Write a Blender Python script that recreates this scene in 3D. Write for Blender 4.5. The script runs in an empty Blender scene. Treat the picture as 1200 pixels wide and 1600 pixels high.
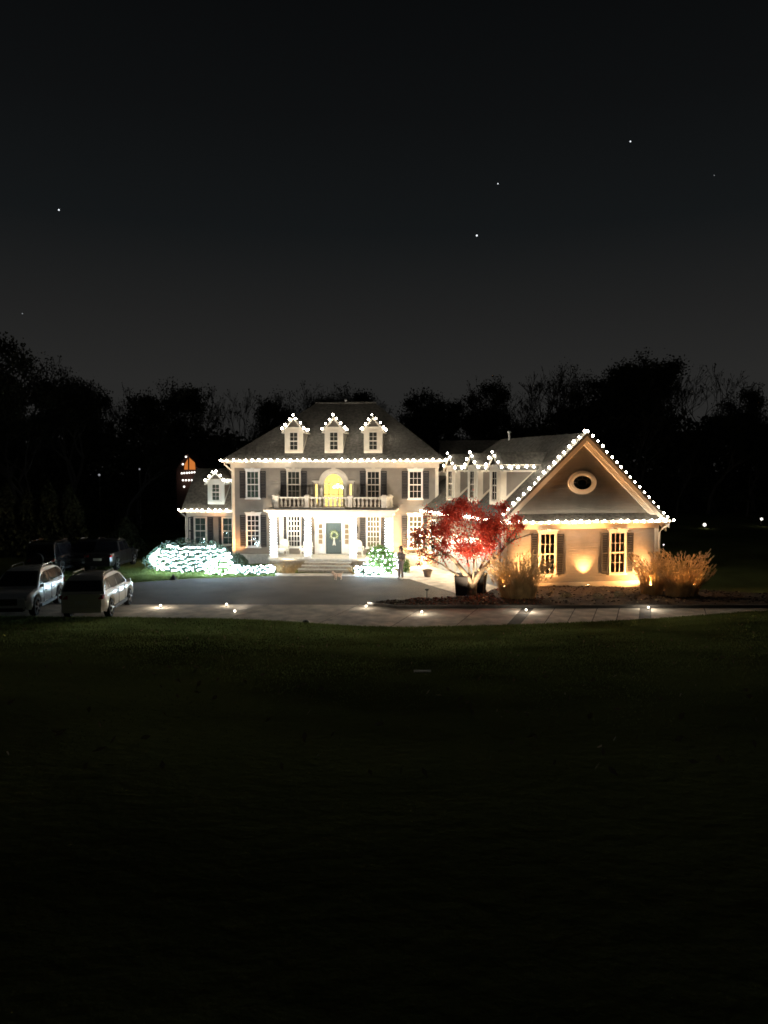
import bpy, bmesh, math, random
import numpy as np
from mathutils import Vector, Matrix, noise

sc = bpy.context.scene
col = sc.collection
R = math.radians
random.seed(7)
rng = np.random.default_rng(7)

# ------------------------------------------------------------------ camera, sky, exposure
F = 1160.0                       # focal length in pixels of the 1200x1600 photograph
CAMH = 7.04
PITCH = math.atan(66.0 / F)      # looking slightly down
cd = bpy.data.cameras.new('camera'); cam = bpy.data.objects.new('camera', cd); col.objects.link(cam)
cd.sensor_fit = 'VERTICAL'; cd.sensor_height = 24.0; cd.lens = F / 1600 * 24.0
cd.clip_start = 0.1; cd.clip_end = 3000
cam.location = (0, 0, CAMH); cam.rotation_euler = (math.pi / 2 - PITCH, 0, 0)
sc.camera = cam

w = bpy.data.worlds.new('World'); sc.world = w; w.use_nodes = True
nt = w.node_tree; nt.nodes.clear()
wo = nt.nodes.new('ShaderNodeOutputWorld'); bg = nt.nodes.new('ShaderNodeBackground')
tc = nt.nodes.new('ShaderNodeTexCoord'); sx = nt.nodes.new('ShaderNodeSeparateXYZ'); rp = nt.nodes.new('ShaderNodeValToRGB')
nt.links.new(tc.outputs['Generated'], sx.inputs[0]); nt.links.new(sx.outputs['Z'], rp.inputs[0])
nt.links.new(rp.outputs[0], bg.inputs[0]); nt.links.new(bg.outputs[0], wo.inputs[0])
els = rp.color_ramp.elements
els[0].position = 0.0; els[0].color = (.0225, .0222, .0212, 1)
els[1].position = 1.0; els[1].color = (.0016, .0019, .0023, 1)
for p_, c_ in ((.115, (.0212, .0210, .0202)), (.2, (.0145, .0147, .0146)), (.30, (.0070, .0083, .0090)), (.42, (.0044, .0050, .0054)), (.55, (.0026, .0030, .0033))):
    e_ = els.new(p_); e_.color = (*c_, 1)
bg.inputs[1].default_value = 0.33
sc.view_settings.view_transform = 'Standard'; sc.view_settings.look = 'None'
sc.view_settings.exposure = 1.6; sc.view_settings.gamma = 1.0; sc.view_settings.use_curve_mapping = False
try:
    sc.cycles.use_denoising = True
    sc.cycles.denoiser = 'OPENIMAGEDENOISE'
    sc.cycles.use_light_tree = True
    sc.cycles.max_bounces = 5; sc.cycles.diffuse_bounces = 3; sc.cycles.glossy_bounces = 3
    sc.cycles.transparent_max_bounces = 8
    sc.cycles.sample_clamp_indirect = 3.0
    sc.cycles.filter_width = 1.7
    sc.cycles.caustics_reflective = False; sc.cycles.caustics_refractive = False
except Exception:
    pass

# ------------------------------------------------------------------ pixel <-> place
def ray(px, py):
    x = (px - 600) / F; y = -(py - 800) / F
    c, s = math.cos(PITCH), math.sin(PITCH)
    return Vector((x, c + y * s, -s + y * c))
def at(px, py, Y):
    d = ray(px, py); k = Y / d.y
    return Vector((d.x * k, Y, CAMH + d.z * k))
def gr(px, py, z=0.0):
    d = ray(px, py); k = (z - CAMH) / d.z
    return Vector((d.x * k, d.y * k, z))

# ------------------------------------------------------------------ materials
MATS = {}
def mat(name, color, rough=.7, metal=0.0, noise_=0.0, nscale=6.0, bump=0.0, bscale=40.0, emit=None, estr=0.0, spec=.5, lap=0.0, coat=0.0, color2=None, trans=0.0):
    m = bpy.data.materials.new(name); m.use_nodes = True
    n = m.node_tree; b = n.nodes['Principled BSDF']
    b.inputs['Base Color'].default_value = (*color, 1); b.inputs['Roughness'].default_value = rough
    b.inputs['Metallic'].default_value = metal; b.inputs['Specular IOR Level'].default_value = spec
    if coat: b.inputs['Coat Weight'].default_value = coat
    if emit: b.inputs['Emission Color'].default_value = (*emit, 1); b.inputs['Emission Strength'].default_value = estr
    t = n.nodes.new('ShaderNodeTexCoord')
    if noise_ or color2:
        no = n.nodes.new('ShaderNodeTexNoise'); no.inputs['Scale'].default_value = nscale; no.inputs['Detail'].default_value = 6
        n.links.new(t.outputs['Object'], no.inputs['Vector'])
        rr = n.nodes.new('ShaderNodeValToRGB'); n.links.new(no.outputs[0], rr.inputs[0])
        k = noise_
        c2 = color2 or [min(1, c * (1 + k)) for c in color]
        c1 = color if color2 else [c * (1 - k) for c in color]
        rr.color_ramp.elements[0].position = .34; rr.color_ramp.elements[0].color = (*c1, 1)
        rr.color_ramp.elements[1].position = .66; rr.color_ramp.elements[1].color = (*c2, 1)
        n.links.new(rr.outputs[0], b.inputs['Base Color'])
    if bump:
        nb = n.nodes.new('ShaderNodeTexNoise'); nb.inputs['Scale'].default_value = bscale; nb.inputs['Detail'].default_value = 8
        n.links.new(t.outputs['Object'], nb.inputs['Vector'])
        bp = n.nodes.new('ShaderNodeBump'); bp.inputs['Strength'].default_value = bump; bp.inputs['Distance'].default_value = .05
        n.links.new(nb.outputs[0], bp.inputs['Height']); n.links.new(bp.outputs[0], b.inputs['Normal'])
    if lap:                                   # lapped boards: sawtooth relief in height
        g = n.nodes.new('ShaderNodeNewGeometry'); s = n.nodes.new('ShaderNodeSeparateXYZ'); n.links.new(g.outputs['Position'], s.inputs[0])
        d = n.nodes.new('ShaderNodeMath'); d.operation = 'DIVIDE'; n.links.new(s.outputs['Z'], d.inputs[0]); d.inputs[1].default_value = lap
        f = n.nodes.new('ShaderNodeMath'); f.operation = 'FRACT'; n.links.new(d.outputs[0], f.inputs[0])
        i = n.nodes.new('ShaderNodeMath'); i.operation = 'SUBTRACT'; i.inputs[0].default_value = 1; n.links.new(f.outputs[0], i.inputs[1])
        bp = n.nodes.new('ShaderNodeBump'); bp.inputs['Strength'].default_value = .9; bp.inputs['Distance'].default_value = .05
        n.links.new(i.outputs[0], bp.inputs['Height']); n.links.new(bp.outputs[0], b.inputs['Normal'])
    if trans:                                 # thin leaf: part of the light goes through
        o = n.nodes['Material Output']; tr = n.nodes.new('ShaderNodeBsdfTranslucent'); mx = n.nodes.new('ShaderNodeMixShader')
        tr.inputs[0].default_value = (*color, 1); mx.inputs[0].default_value = trans
        n.links.new(b.outputs[0], mx.inputs[1]); n.links.new(tr.outputs[0], mx.inputs[2]); n.links.new(mx.outputs[0], o.inputs[0])
        if noise_ or color2: n.links.new(rr.outputs[0], tr.inputs[0])
    MATS[name] = m
    return m
def glow(name, color, strength):
    m = bpy.data.materials.new(name); m.use_nodes = True; n = m.node_tree; n.nodes.clear()
    e = n.nodes.new('ShaderNodeEmission'); e.inputs[0].default_value = (*color, 1); e.inputs[1].default_value = strength
    o = n.nodes.new('ShaderNodeOutputMaterial'); n.links.new(e.outputs[0], o.inputs[0]); MATS[name] = m
    return m

siding = mat('clapboard', (.25, .218, .180), .75, noise_=.10, nscale=1.5, lap=.16)
trim = mat('cream_trim', (.74, .66, .54), .5, noise_=.06, nscale=3)
white = mat('white_trim', (.78, .76, .72), .5, noise_=.05, nscale=3)
shingle = mat('shingle', (.135, .125, .108), .85, noise_=.35, nscale=5, bump=.6, bscale=14)
shutter_m = mat('shutter', (.030, .028, .028), .5, noise_=.15, nscale=9)
door_m = mat('door_paint', (.045, .075, .075), .45)
found = mat('foundation', (.55, .52, .46), .8, noise_=.15, bump=.3)
step_m = mat('step_stone', (.42, .36, .28), .8, noise_=.2, nscale=8, bump=.3)
concrete = mat('concrete', (.62, .55, .465), .9, noise_=.30, nscale=1.3, bump=.25, bscale=20)
asphalt = mat('asphalt', (.085, .067, .049), .85, noise_=.25, nscale=.5, bump=.6, bscale=60)
joint_m = mat('dark_joint', (.09, .08, .07), .9, noise_=.2)
mulch = mat('mulch', (.055, .038, .026), .95, noise_=.6, nscale=9, bump=1.0, bscale=14)
lawn_m = mat('lawn_soil', (.13, .145, .05), 1.0, noise_=.45, nscale=.22, bump=.6, bscale=5, spec=0)
blade_m = mat('grass_blade', (.16, .205, .07), .9, noise_=.5, nscale=.3, spec=.05, trans=.5)
hill_m = mat('dry_field', (.060, .042, .020), 1.0, noise_=.4, nscale=.4, bump=.6, bscale=4, spec=.1)
bark = mat('bark', (.12, .09, .06), .9, noise_=.3, nscale=10, bump=.6)
fbark = mat('forest_bark', (.13, .115, .095), .95)
fleaf = mat('forest_leaf', (.060, .060, .040), .9, noise_=.5, nscale=.5, spec=.1)
red = mat('maple_leaf', (.72, .12, .075), .7, noise_=.0, nscale=2.5, color2=(.34, .028, .022), trans=.4, spec=.3)
hedge = mat('hedge_leaf', (.055, .085, .050), .6, noise_=.4, nscale=4, trans=.2)
hedge2 = mat('bright_leaf', (.10, .17, .035), .6, noise_=.4, nscale=4, trans=.3)
dkleaf = mat('arborvitae_leaf', (.060, .062, .022), .9, noise_=.4, nscale=2)
straw = mat('straw_blade', (.50, .35, .17), .8, noise_=.3, nscale=3, trans=.3, spec=.2)
plume = mat('straw_plume', (.62, .46, .27), .9, noise_=.2, nscale=6, trans=.3, spec=.1)
dark = mat('black_metal', (.02, .02, .02), .45)
wire_m = mat('green_wire', (.01, .02, .012), .6)
binp = mat('bin_plastic', (.014, .013, .013), .75, spec=.15)
clay = mat('clay_pot', (.20, .15, .11), .8, noise_=.2)
stone = mat('pale_stone', (.48, .40, .26), .9, noise_=.3, nscale=7, bump=.6, bscale=10)
cushion = mat('cushion_cloth', (.78, .76, .68), .9)
wicker = mat('wicker', (.70, .68, .60), .8, bump=.4, bscale=60)
curtain = mat('curtain', (.11, .105, .09), .9, noise_=.15, nscale=12)
curtain_teal = mat('sheer_curtain', (.16, .22, .19), .9, noise_=.2, nscale=12)
room = mat('dark_room', (.03, .03, .032), .9)
carw = mat('white_car_paint', (.84, .84, .82), .25, coat=1.0)
carw2 = mat('pearl_car_paint', (.80, .76, .68), .25, coat=1.0)
card = mat('black_car_paint', (.012, .012, .014), .2, coat=1.0)
carg = mat('grey_car_paint', (.018, .016, .016), .3, coat=1.0)
cglass = mat('car_glass', (.008, .008, .010), .06, spec=.8)
tyre = mat('tyre_rubber', (.015, .015, .015), .8)
rimm = mat('alloy_rim', (.5, .5, .5), .3, metal=.8)
chrome = mat('chrome', (.7, .7, .7), .15, metal=1.0)
redlamp = mat('red_lens', (.35, .02, .02), .2)
headm = mat('head_lens', (.6, .6, .62), .1)
skin = mat('skin', (.45, .28, .20), .6)
hairm = mat('dark_hair', (.02, .014, .01), .6)
coatm = mat('brown_coat', (.13, .10, .085), .85, noise_=.2)
trous = mat('grey_trousers', (.20, .165, .165), .85, noise_=.1)
shoe = mat('white_shoe', (.8, .8, .78), .6)
fur = mat('tan_fur', (.75, .55, .42), .9, noise_=.25, nscale=12)
cottage_m = mat('cottage_wall', (.08, .03, .02), .8)
wreath_m = mat('wreath_leaf', (.25, .34, .10), .6, noise_=.4, nscale=20, trans=.2)
ribbon = mat('ribbon', (.75, .75, .68), .6)

def glass_mat():
    m = bpy.data.materials.new('window_glass'); m.use_nodes = True; n = m.node_tree; n.nodes.clear()
    o = n.nodes.new('ShaderNodeOutputMaterial'); mx = n.nodes.new('ShaderNodeMixShader'); tr = n.nodes.new('ShaderNodeBsdfTransparent')
    gl = n.nodes.new('ShaderNodeBsdfGlossy'); gl.inputs['Roughness'].default_value = .05; tr.inputs[0].default_value = (.85, .88, .86, 1)
    fr = n.nodes.new('ShaderNodeFresnel'); fr.inputs[0].default_value = 1.6
    n.links.new(fr.outputs[0], mx.inputs[0]); n.links.new(tr.outputs[0], mx.inputs[1]); n.links.new(gl.outputs[0], mx.inputs[2]); n.links.new(mx.outputs[0], o.inputs[0])
    return m
glass = glass_mat()
BULB_L = 28.0
bulb_m = glow('bulb_glow', (1, .91, .74), BULB_L)
cool_m = glow('cool_bulb_glow', (.80, .92, 1), 4.8)
net_m = glow('net_bulb_glow', (.60, .83, 1), 80.0)
warm_m = glow('warm_lamp_glow', (1, .62, .25), 30.0)
path_m = glow('path_lamp_glow', (1, .88, .68), 3.5)
win_warm = glow('lit_room', (1, .66, .16), .95)
win_peach = glow('lit_blind', (1, .70, .38), .22)
chand_m = glow('chandelier_glow', (1, .85, .55), 14)
star_m = glow('star_glow', (.9, .95, 1), .5)
star_d = glow('faint_star_glow', (.9, .95, 1), .10)
far_m = glow('far_lamp_glow', (1, .95, .85), 1.0)
far_or = glow('far_orange_glow', (1, .30, .06), .20)

# ------------------------------------------------------------------ mesh building
WL = {}                                    # place of each object's origin in its thing's own space
def tag(o, label=None, cat=None, group=None, kind=None):
    if label: o['label'] = label
    if cat: o['category'] = cat
    if group: o['group'] = group
    if kind: o['kind'] = kind
    return o
def empty(name, loc=(0, 0, 0), rz=0.0, world=True):
    o = bpy.data.objects.new(name, None); o.empty_display_size = .3; col.objects.link(o)
    o.location = loc; o.rotation_euler = (0, 0, rz)
    WL[o] = Vector(loc) if world else Vector((0, 0, 0))
    return o
def mk(name, verts, faces, m, parent=None, origin=None, smooth=False, recalc=True):
    V = np.array([tuple(v) for v in verts], dtype=float) if not isinstance(verts, np.ndarray) else verts
    if origin is None: origin = ((V[:, 0].min() + V[:, 0].max()) / 2, (V[:, 1].min() + V[:, 1].max()) / 2, V[:, 2].min())
    V = V - np.array(origin)
    me = bpy.data.meshes.new(name)
    if isinstance(faces, np.ndarray):
        k = faces.shape[1]; nf = len(faces)
        me.vertices.add(len(V)); me.vertices.foreach_set('co', V.astype(np.float32).ravel())
        me.loops.add(nf * k); me.loops.foreach_set('vertex_index', faces.astype(np.int32).ravel())
        me.polygons.add(nf); me.polygons.foreach_set('loop_start', np.arange(0, nf * k, k, dtype=np.int32))
        me.update(calc_edges=True)
    else:
        me.from_pydata([tuple(v) for v in V], [], faces); me.update()
        if recalc:
            b = bmesh.new(); b.from_mesh(me); bmesh.ops.recalc_face_normals(b, faces=b.faces); b.to_mesh(me); b.free()
    if smooth: me.polygons.foreach_set('use_smooth', [True] * len(me.polygons))
    me.materials.append(m)
    o = bpy.data.objects.new(name, me); col.objects.link(o)
    O = Vector(origin); WL[o] = O
    if parent is not None:
        o.parent = parent; o.location = O - WL[parent]
    else: o.location = O
    return o
def clone(src, loc, parent=None, rot=None, scale=None):
    c = src.copy(); col.objects.link(c); c.parent = parent; c.location = loc
    if rot is not None: c.rotation_euler = rot
    if scale is not None: c.scale = scale
    return c

class Fr:
    def __init__(s, o, U, V): s.o = Vector((o[0], o[1])); s.U = Vector(U); s.V = Vector(V)
    def p(s, u, v, z): q = s.o + s.U * u + s.V * v; return (q.x, q.y, z)
    def sub(s, u, v): q = s.o + s.U * u + s.V * v; return Fr(q, s.U, s.V)
WORLD = Fr((0, 0), (1, 0), (0, 1))
def dirs(a): return (math.cos(a), math.sin(a)), (-math.sin(a), math.cos(a))

class MB:
    def __init__(s, f=WORLD): s.v = []; s.f = []; s.fr = f
    def hexa(s, p):
        b = len(s.v); s.v += [tuple(q) for q in p]
        s.f += [(b, b+3, b+2, b+1), (b+4, b+5, b+6, b+7), (b, b+1, b+5, b+4), (b+1, b+2, b+6, b+5), (b+2, b+3, b+7, b+6), (b+3, b, b+4, b+7)]
        return s
    def box(s, u0, u1, v0, v1, z0, z1):
        P = s.fr.p
        return s.hexa([P(u0, v0, z0), P(u1, v0, z0), P(u1, v1, z0), P(u0, v1, z0), P(u0, v0, z1), P(u1, v0, z1), P(u1, v1, z1), P(u0, v1, z1)])
    def poly(s, uz, v0, v1):               # outline in (u,z), thickness along v
        n = len(uz); b = len(s.v); P = s.fr.p
        s.v += [P(u, v0, z) for u, z in uz] + [P(u, v1, z) for u, z in uz]
        s.f += [tuple(range(b, b+n)), tuple(range(b+2*n-1, b+n-1, -1))] + [(b+i, b+n+i, b+n+(i+1) % n, b+(i+1) % n) for i in range(n)]
        return s
    def ring(s, outer, inner, v0, v1):     # frame between two closed outlines in (u,z)
        n = len(outer); b = len(s.v); P = s.fr.p
        for v in (v0, v1):
            s.v += [P(u, v, z) for u, z in outer] + [P(u, v, z) for u, z in inner]
        o0, i0, o1, i1 = b, b+n, b+2*n, b+3*n
        for i in range(n):
            j = (i+1) % n
            s.f += [(o0+i, o0+j, i0+j, i0+i), (o1+i, i1+i, i1+j, o1+j), (o0+i, o1+i, o1+j, o0+j), (i0+i, i0+j, i1+j, i1+i)]
        return s
    def plan(s, uv, z0, z1):
        n = len(uv); b = len(s.v); P = s.fr.p
        s.v += [P(u, v, z0) for u, v in uv] + [P(u, v, z1) for u, v in uv]
        s.f += [tuple(range(b+n-1, b-1, -1)), tuple(range(b+n, b+2*n))] + [(b+i, b+(i+1) % n, b+n+(i+1) % n, b+n+i) for i in range(n)]
        return s
    def solid(s, pts, faces):
        b = len(s.v); s.v += [s.fr.p(*q) for q in pts]; s.f += [tuple(b+i for i in f) for f in faces]; return s
    def lathe(s, u, v, prof, n=12, rot=0.0):
        b = len(s.v); P = s.fr.p; m_ = len(prof)
        for r, z in prof:
            for i in range(n):
                a = 2*math.pi*i/n + rot; s.v.append(P(u + r*math.cos(a), v + r*math.sin(a), z))
        for k in range(m_-1):
            for i in range(n):
                j = (i+1) % n; s.f.append((b+k*n+i, b+k*n+j, b+(k+1)*n+j, b+(k+1)*n+i))
        s.f += [tuple(range(b+n-1, b-1, -1)), tuple(range(b+(m_-1)*n, b+m_*n))]
        return s
    def tube(s, pts, rad, n=6):
        pts = [Vector(p) for p in pts]
        if not hasattr(rad, '__len__'): rad = [rad]*len(pts)
        b = len(s.v)
        for k, p in enumerate(pts):
            d = (pts[min(k+1, len(pts)-1)] - pts[max(k-1, 0)])
            d = d.normalized() if d.length > 1e-9 else Vector((0, 0, 1))
            a = d.cross(Vector((0, 0, 1)) if abs(d.z) < .9 else Vector((1, 0, 0))).normalized(); c = d.cross(a)
            for i in range(n):
                t = 2*math.pi*i/n; s.v.append(tuple(p + (a*math.cos(t) + c*math.sin(t))*rad[k]))
        for k in range(len(pts)-1):
            for i in range(n):
                j = (i+1) % n; s.f.append((b+k*n+i, b+k*n+j, b+(k+1)*n+j, b+(k+1)*n+i))
        s.f += [tuple(range(b+n-1, b-1, -1)), tuple(range(b+(len(pts)-1)*n, b+len(pts)*n))]
        return s
    def build(s, name, m, parent=None, **k): return mk(name, s.v, s.f, m, parent, **k)

def ico(r, sub=1):
    b = bmesh.new(); bmesh.ops.create_icosphere(b, subdivisions=sub, radius=r)
    v = [tuple(x.co) for x in b.verts]; f = [tuple(x.index for x in y.verts) for y in b.faces]; b.free(); return v, f
def many(points, r, sub=0):               # many small bulbs in one mesh
    if sub: v, f = ico(r, sub)
    else: v = [(r,0,0),(-r,0,0),(0,r,0),(0,-r,0),(0,0,r),(0,0,-r)]; f = [(0,2,4),(2,1,4),(1,3,4),(3,0,4),(2,0,5),(1,2,5),(3,1,5),(0,3,5)]
    v = np.array(v); f = np.array(f); P = np.array([tuple(p) for p in points])
    V = (P[:, None, :] + v[None]).reshape(-1, 3); Fc = (np.arange(len(P))[:, None, None]*len(v) + f[None]).reshape(-1, 3)
    return V, Fc
def leaf_quads(P, size, up=.0, jitter=.4, aspect=1.0):
    n = len(P); a = rng.normal(size=(n, 3)); a /= np.linalg.norm(a, axis=1)[:, None]
    b = rng.normal(size=(n, 3)); b -= (b*a).sum(1)[:, None]*a; b /= np.linalg.norm(b, axis=1)[:, None]
    s = size*(1 + jitter*(rng.random(n)-.5)*2)
    a *= (s*.5)[:, None]; b *= (s*.5*aspect)[:, None]
    V = np.stack([P - a, P - b*.8 + a*.1, P + a, P + b*.8 + a*.1], 1).reshape(-1, 3)
    return V, np.arange(4*n).reshape(n, 4)
def blob_points(c, rad, n, inner=.5, lumps=0, seed=0, flat=True):
    r_ = np.random.default_rng(seed); d = r_.normal(size=(n, 3)); d /= np.linalg.norm(d, axis=1)[:, None]
    k = inner + (1-inner)*r_.random(n)**.6
    if lumps:
        L = r_.normal(size=(lumps, 3)); L /= np.linalg.norm(L, axis=1)[:, None]; am = .05+.22*r_.random(lumps)
        k *= .86 + (np.maximum(0, (d@L.T - .72)/.28)*am).sum(1)
    P = d*k[:, None]*np.array(rad) + np.array(c)
    if flat: P = P[P[:, 2] > .03]
    return P
def lum(loc, name, kind, watts, color, parent, target=None, spot=60, blend=.6, size=.06):
    l = bpy.data.lights.new(name, kind); l.energy = watts; l.color = color
    if kind == 'SPOT': l.spot_size = R(spot); l.spot_blend = blend
    l.shadow_soft_size = size
    o = bpy.data.objects.new(name, l); col.objects.link(o); o.parent = parent
    o.location = Vector(loc) - (WL[parent] if parent else Vector((0, 0, 0)))
    if target is not None: o.rotation_euler = (Vector(target) - Vector(loc)).to_track_quat('-Z', 'Y').to_euler()
    return o

# ------------------------------------------------------------------ ground
EDGE = [(-400, 962), (0, 965), (200, 966), (400, 969), (480, 975), (600, 982), (800, 978), (1000, 970), (1200, 955), (1700, 953)]
EP = [gr(*e) for e in EDGE]
def edge_y(x):
    xs = [p.x for p in EP]; ys = [p.y for p in EP]
    return float(np.interp(x, xs, ys))
def smooth_edge(x): return sum(edge_y(x + k*.5) for k in range(-3, 4))/7
def lawn_z(x, y):
    d = smooth_edge(x) - y
    if d <= 0: z = 0.0
    else: z = .177*d*d/(d+3) + .07*min(1, d/.15)
    z += (noise.noise(Vector((x*.09, y*.09, 3)))*.16 + noise.noise(Vector((x*.5, y*.5, 9)))*.025)*min(1, max(0, d)/5)
    cl = lambda v: min(1, max(0, v))
    z -= .5*cl((x-5.5)/1)*cl((30-x)/2)*cl((y-38.3)/.6)*cl((46.8-y)/.8)
    if d <= 0:
        far = max(0, y-62); z += -.03 + .02*far*(far/(far+30))*.6
        if x > 17: z += min(1, (x-17)/8)*(.10*max(0, min(y-40, 40))*.5 + .15*noise.noise(Vector((x*.12, y*.12, 1))))
        if x > 18 and y < 40: z += 0
    return z
xs = np.concatenate([np.arange(-220, -60, 8), np.arange(-60, 60, .8), np.arange(60, 221, 8)])
ss = np.concatenate([np.arange(-60, -34, 4), np.arange(-34, -2, .7), np.array([-2, -1.2, -.7, -.4, -.2, -.1, -.02, 0, .05]), np.arange(.5, 20, 1.0), np.arange(20, 60, 2), np.arange(60, 400, 12)])
V = []; 
for s in ss:
    for x in xs:
        y = smooth_edge(x) + s
        V.append((x, y, lawn_z(x, y)))
nx = len(xs); Fc = [(j*nx+i, j*nx+i+1, (j+1)*nx+i+1, (j+1)*nx+i) for j in range(len(ss)-1) for i in range(nx-1)]
lawn = mk('lawn', np.array(V), np.array(Fc), lawn_m, origin=(0, 0, 0), smooth=True); tag(lawn, kind='structure')

def sheet(name, pxs, z, m, thick=.03):
    pts = [gr(a, b) for a, b in pxs]; mb = MB(); mb.plan([(p.x, p.y) for p in pts], z-thick, z)
    o = mb.build(name, m); tag(o, kind='structure'); return o
sheet('court', [(-160, 930), (-160, 905), (60, 909), (205, 911), (300, 904.5), (430, 900.5), (560, 900.5), (640, 905.5), (708, 926.5), (735, 936), (640, 940), (572, 948), (560, 945.2), (190, 945.2), (-160, 946)], .015, asphalt)
ap = [gr(a, b) for a, b in [(430, 900.5), (430, 896.5), (560, 896.5), (612, 897), (632, 887.5), (652, 884.5)]]
G = Fr((7.045, 43.7), (math.cos(R(10)), math.sin(R(10))), (-math.sin(R(20)), math.cos(R(20))))     # garage wing
SWF = Fr(G.p(0, 0, 0)[:2], (-G.V.x, -G.V.y), (G.U.x, G.U.y))
apron_pts = [(p.x, p.y) for p in ap] + [tuple(G.p(0, v, 0)[:2]) for v in (12.5, -.3)] + [(p.x, p.y) for p in [gr(a, b) for a, b in [(735, 936), (708, 926.5), (640, 905.5), (560, 900.5)]]]
mb = MB(); mb.plan(apron_pts, .0, .035); tag(mb.build('apron', concrete), kind='structure')

# concrete lane: a base sheet, slabs laid on it with open joints, two dark bands
lane_top = [(-400, 945), (572, 945.3), (620, 951.5), (700, 951), (1200, 950.5), (1700, 949)]
LT = [gr(*p) for p in lane_top]
def lane_y(x): return float(np.interp(x, [p.x for p in LT], [p.y for p in LT]))
mb = MB(); xx = np.arange(-36, 46, 1.0)
mb.plan([(x, lane_y(x)) for x in xx] + [(x, smooth_edge(x)-.6) for x in xx[::-1]], -.02, .008)
lane = mb.build('driveway', joint_m); tag(lane, kind='structure')
def slab(x0, x1, k=.36):
    def q(x, top):
        yb = smooth_edge(x)-.5; yt = lane_y(x + 1.2)-.02
        return (x + k*(yt-yb), lane_y(x + k*(yt-yb))-.03) if top else (x, yb)
    n = 4; xs_ = np.linspace(x0, x1, n+1)
    m_ = MB(); m_.plan([q(x, 0) for x in xs_] + [q(x, 1) for x in xs_[::-1]], .0, .022+random.uniform(-.002, .003))
    return m_.build('slab', concrete, lane)
cuts = [-34, -29, -24.5, -20, -16, -12.2, -7.5, -3.2, .1, 3.0, 5.35]
for a, b in zip(cuts[:-1], cuts[1:]): slab(a, b-.05)
for a, b in [(5.95, 7.1), (7.1, 8.2), (8.2, 9.4), (9.4, 10.6), (10.6, 11.75), (12.35, 15.4), (15.4, 19), (19, 24), (24, 30)]: slab(a, b-.05)

# planting bed with its kerb
bedpx = [(574, 947.5), (585, 944.5), (612, 941.5), (640, 939.5), (680, 937.5), (722, 935)]
B0 = [gr(a, b) for a, b in bedpx]
bed_top = [(p.x, p.y) for p in B0] + [tuple(G.p(0, -.35, 0)[:2]), tuple(G.p(.3, .1, 0)[:2]), tuple(G.p(9.8, .1, 0)[:2]), (18.2, 44.5), (22, 43), (27, 41.5), (33, 40)]
def bed_hi(x): return float(np.interp(x, [p[0] for p in bed_top], [p[1] for p in bed_top]))
def bed_lo(x): return lane_y(x) + .14
def bed_z(x, y):
    t = (y-bed_lo(x))/max(.1, bed_hi(x)-bed_lo(x)); e = min(1, max(0, min(t, 1-t)*6 if x < 6 else t*6))
    r_ = -.30*min(1, max(0, (x-8)/8))*min(1, max(0, (y-38.5)/4))
    return .06 + e*(.10 + .05*noise.noise(Vector((x*1.4, y*1.4, 0))) + .05*noise.noise(Vector((x*5, y*5, 0)))) + r_
V = []; bx = np.arange(B0[0].x+.1, 33, .16); nv = 36
for x in bx:
    lo, hi = bed_lo(x), bed_hi(x)
    for k in range(nv): y = lo + (hi-lo)*k/(nv-1); V.append((x, y, bed_z(x, y)))
Fc = [(i*nv+k, (i+1)*nv+k, (i+1)*nv+k+1, i*nv+k+1) for i in range(len(bx)-1) for k in range(nv-1)]
tag(mk('planting_bed', np.array(V), np.array(Fc), mulch, origin=(0, 0, 0), smooth=True), kind='structure')
kp = []
for x in np.arange(B0[0].x, 33, .5): kp.append((x, lane_y(x)-.0))
mb = MB(); mb.plan(kp + [(x, y+.16) for x, y in kp[::-1]], -.02, .17)
tag(mb.build('kerb', joint_m), kind='structure')

# ------------------------------------------------------------------ the house
M = Fr((-3.72, 55.0), (math.cos(R(5)), -math.sin(R(5))), (math.sin(R(5)), math.cos(R(5))))
house = empty('house', (-1.0, 55.5, 0))
tag(house, 'large lit two storey colonial house with three roof dormers, columned porch and gabled garage wing', 'house')
SHARE = {}
def on(Fm, px, py, v=0.0):                 # pixel -> (u, z) on a wall plane of a frame
    d = ray(px, py); o = Fm.o + Fm.V*v
    k, u = np.linalg.solve(np.array([[d.x, -Fm.U.x], [d.y, -Fm.U.y]]), np.array([o.x, o.y]))
    return float(u), CAMH + d.z*k
H = house
HW = 7.72
mb = MB(M)
mb.box(-HW, -1.1, 0, .9, .0, 7.6).box(1.1, HW, 0, .9, .0, 7.6).box(-1.1, 1.1, 0, .9, .0, 4.3).box(-1.1, 1.1, 0, .9, 7.05, 7.6).box(-HW, HW, .9, 11.6, 0, 7.6)
mb.build('main_wall', siding, H)
for a_, b_ in ((-HW-.03, -4.6), (4.9, HW+.03)): MB(M).box(a_, b_, -.03, .5, -.2, .72).build('foundation', found, H)
for a_, b_ in ((-HW-.02, -HW+.22), (HW-.22, HW+.02)): MB(M).box(a_, b_, -.05, .2, .72, 7.2).build('corner_board', trim, H)
mb = MB(M); mb.box(-HW-.06, HW+.06, -.07, .3, 7.18, 7.5).box(-HW-.28, HW+.28, -.30, .3, 7.5, 7.62).box(-HW-.5, HW+.5, -.5, 12.1, 7.62, 7.70)
mb.build('cornice', trim, H)
mb = MB(M); mb.box(-HW-.6, HW+.6, -.62, -.5, 7.60, 7.74); mb.build('gutter', trim, H)
ov = .55
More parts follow.
